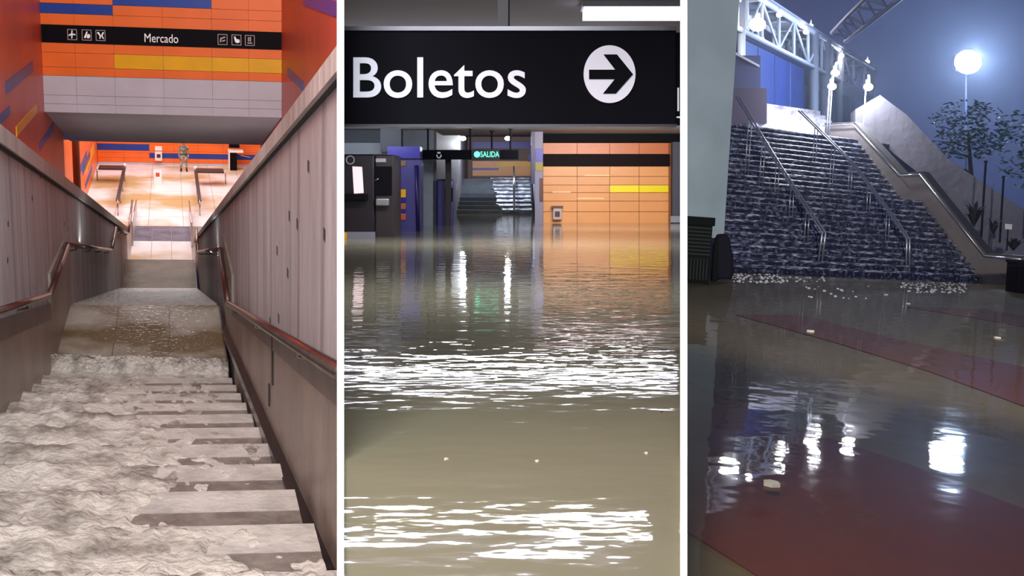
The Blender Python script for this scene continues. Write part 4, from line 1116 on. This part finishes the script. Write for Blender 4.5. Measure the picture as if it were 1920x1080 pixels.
def tree(base, hT_, crown_c, crown_r, n, lab, ls=.16, seed=1):
    rnd = random.Random(seed)
    t = thing('tree', S3, base, lab, 'tree', 'trees beyond the parapet')
    tb = mat('bark', (34, 30, 30), .9)
    top = crown_c
    MB().tube([base, base.lerp(top, .5) + Vector((.1, .1, 0)), top], [.14, .1, .05], 8).build('trunk', S3, tb, t, smooth=True)
    for k in range(5):
        s = base.lerp(top, .55 + .09 * k); dd = Vector((rnd.uniform(-1, 1) * crown_r.x, rnd.uniform(-1, 1) * crown_r.y, rnd.uniform(0, .6) * crown_r.z)) * .7
        MB().tube([s, s + dd * .5 + Vector((0, 0, .1)), s + dd], [.05, .035, .015], 6).build('branch', S3, tb, t)
    mb = MB(); mb._open = True
    for i in range(n):
        while True:
            v = Vector((rnd.uniform(-1, 1), rnd.uniform(-1, 1), rnd.uniform(-1, 1)))
            if v.length < 1: break
        cl_ = noise.noise(v * 2.2 + Vector((seed, 0, 0)))
        if cl_ < -.05: continue
        c = crown_c + Vector((v.x * crown_r.x, v.y * crown_r.y, v.z * crown_r.z))
        d1 = Vector((rnd.uniform(-1, 1), rnd.uniform(-1, 1), rnd.uniform(-.5, .5))).normalized(); d2 = d1.orthogonal().normalized()
        l = ls * rnd.uniform(.6, 1.3)
        mb.add([c - d1 * l, c + d2 * l * .4, c + d1 * l, c - d2 * l * .4], [(0, 1, 2, 3)])
    mb.build('foliage', S3, mat('leaf', (20, 40, 36), .45, col2=(44, 74, 66), scale=3), t, kind='stuff')
    return t


gz = -H
def tbase(x, y, d): 
    p = S3.depth(x, y, d); return Vector((p.x, p.y, p.z))
tree(tbase(1830, 430, 45), 5, S3.depth(1815, 245, 45), Vector((1.9, 1.6, 1.3)), 1500, 'tree with lit leaves directly below the floodlight', .13, 3)
tree(tbase(1930, 450, 41), 5, S3.depth(1935, 280, 41), Vector((1.3, 1.3, 1.7)), 900, 'dark leafy tree at the right edge beyond the parapet', .14, 5)
def shrub(x, y, d, w_, h_, n, lab, seed):
    rnd = random.Random(seed); base = S3.depth(x, y, d)
    t = thing('shrub', S3, base, lab, 'plant', 'plants behind the parapet')
    mb = MB(); mb._open = True
    for i in range(n):
        a_ = rnd.uniform(0, 6.28); tip = base + Vector((math.cos(a_) * w_ * rnd.uniform(.3, 1), math.sin(a_) * w_ * rnd.uniform(.3, 1), h_ * rnd.uniform(.4, 1)))
        mid = base.lerp(tip, .5) + Vector((0, 0, h_ * .25)); s = Vector((-math.sin(a_), math.cos(a_), 0)) * .03
        mb.add([base - s, base + s, mid + s * 1.5, mid - s * 1.5, tip], [(0, 1, 2, 3), (3, 2, 4)])
    mb.build('fronds', S3, mat('dark_frond', (22, 28, 26), .6), t)
    MB().tube([base, base + Vector((0, 0, h_ * .4))], .04, 6).build('stem', S3, mat('bark', (34, 30, 30)), t)
Dsh = (S3.M @ Vector((a3R + 1.2, b30 + 2, 0))).y
shrub(1826, 425, Dsh, .55, .95, 60, 'spiky dark plant arching over the middle of the parapet', 1)
shrub(1862, 440, Dsh, .35, .6, 30, 'small dark plant left of the white notice', 2)
shrub(1900, 470, Dsh, .5, .5, 50, 'low dark shrub at the foot of the white notice', 4)
t = thing('notice_stake', S3, S3.depth(1888, 470, Dsh), 'small white notice on a thin stake behind the parapet', 'sign')
q = S3.depth(1888, 470, Dsh); uu = Dsh / F
lb(q, -1 * uu, 1 * uu, 0, .04, 0, 45 * uu, 'stake', bk, t)
lb(q, -6 * uu, 6 * uu, -.03, 0, 40 * uu, 50 * uu, 'plate', mat('white_plastic', (238, 238, 236)), t)
for k, (x, y0, y1) in enumerate(((1840, 450, 300), (1875, 455, 330))):
    q = S3.depth(x, y0, Dsh + 1.2)
    t = thing('fence_post', S3, q, ['thin dark pole left of the white notice', 'thin dark pole beside the white notice'][k], 'pole')
    lb(q, -1.6 * uu, 1.6 * uu, 0, .06, 0, (y0 - y1) * uu, 'shaft', bk, t)
    lb(q, -2.4 * uu, 2.4 * uu, -.02, .08, (y0 - y1) * uu, (y0 - y1 + 4) * uu, 'cap', bk, t)

# haze volume added to stand in for glare around the lamps
hz = bpy.data.materials.new('lamp_glow_haze'); hz.use_nodes = True
nt = hz.node_tree; nt.nodes.clear()
vs_ = nt.nodes.new('ShaderNodeVolumeScatter'); vs_.inputs['Color'].default_value = (.72, .8, 1, 1); vs_.inputs['Density'].default_value = .0015; vs_.inputs['Anisotropy'].default_value = .55
ou = nt.nodes.new('ShaderNodeOutputMaterial'); nt.links.new(vs_.outputs[0], ou.inputs['Volume'])
kk = [ray(x, y) * d for d in (24, 115) for x, y in ((1296, 500), (2150, 500), (2150, -260), (1296, -260))]
o = MB().add([S3.I @ q for q in kk], [(0, 3, 2, 1), (4, 5, 6, 7), (0, 1, 5, 4), (1, 2, 6, 5), (2, 3, 7, 6), (3, 0, 4, 7)]).build('lamp_glow_haze', S3, hz)
tag(o, 'thin bluish haze added for the glow around the lamps above the stairs', 'haze', kind='stuff')

for o in bpy.data.objects:
    if 'org' in o: del o['org']
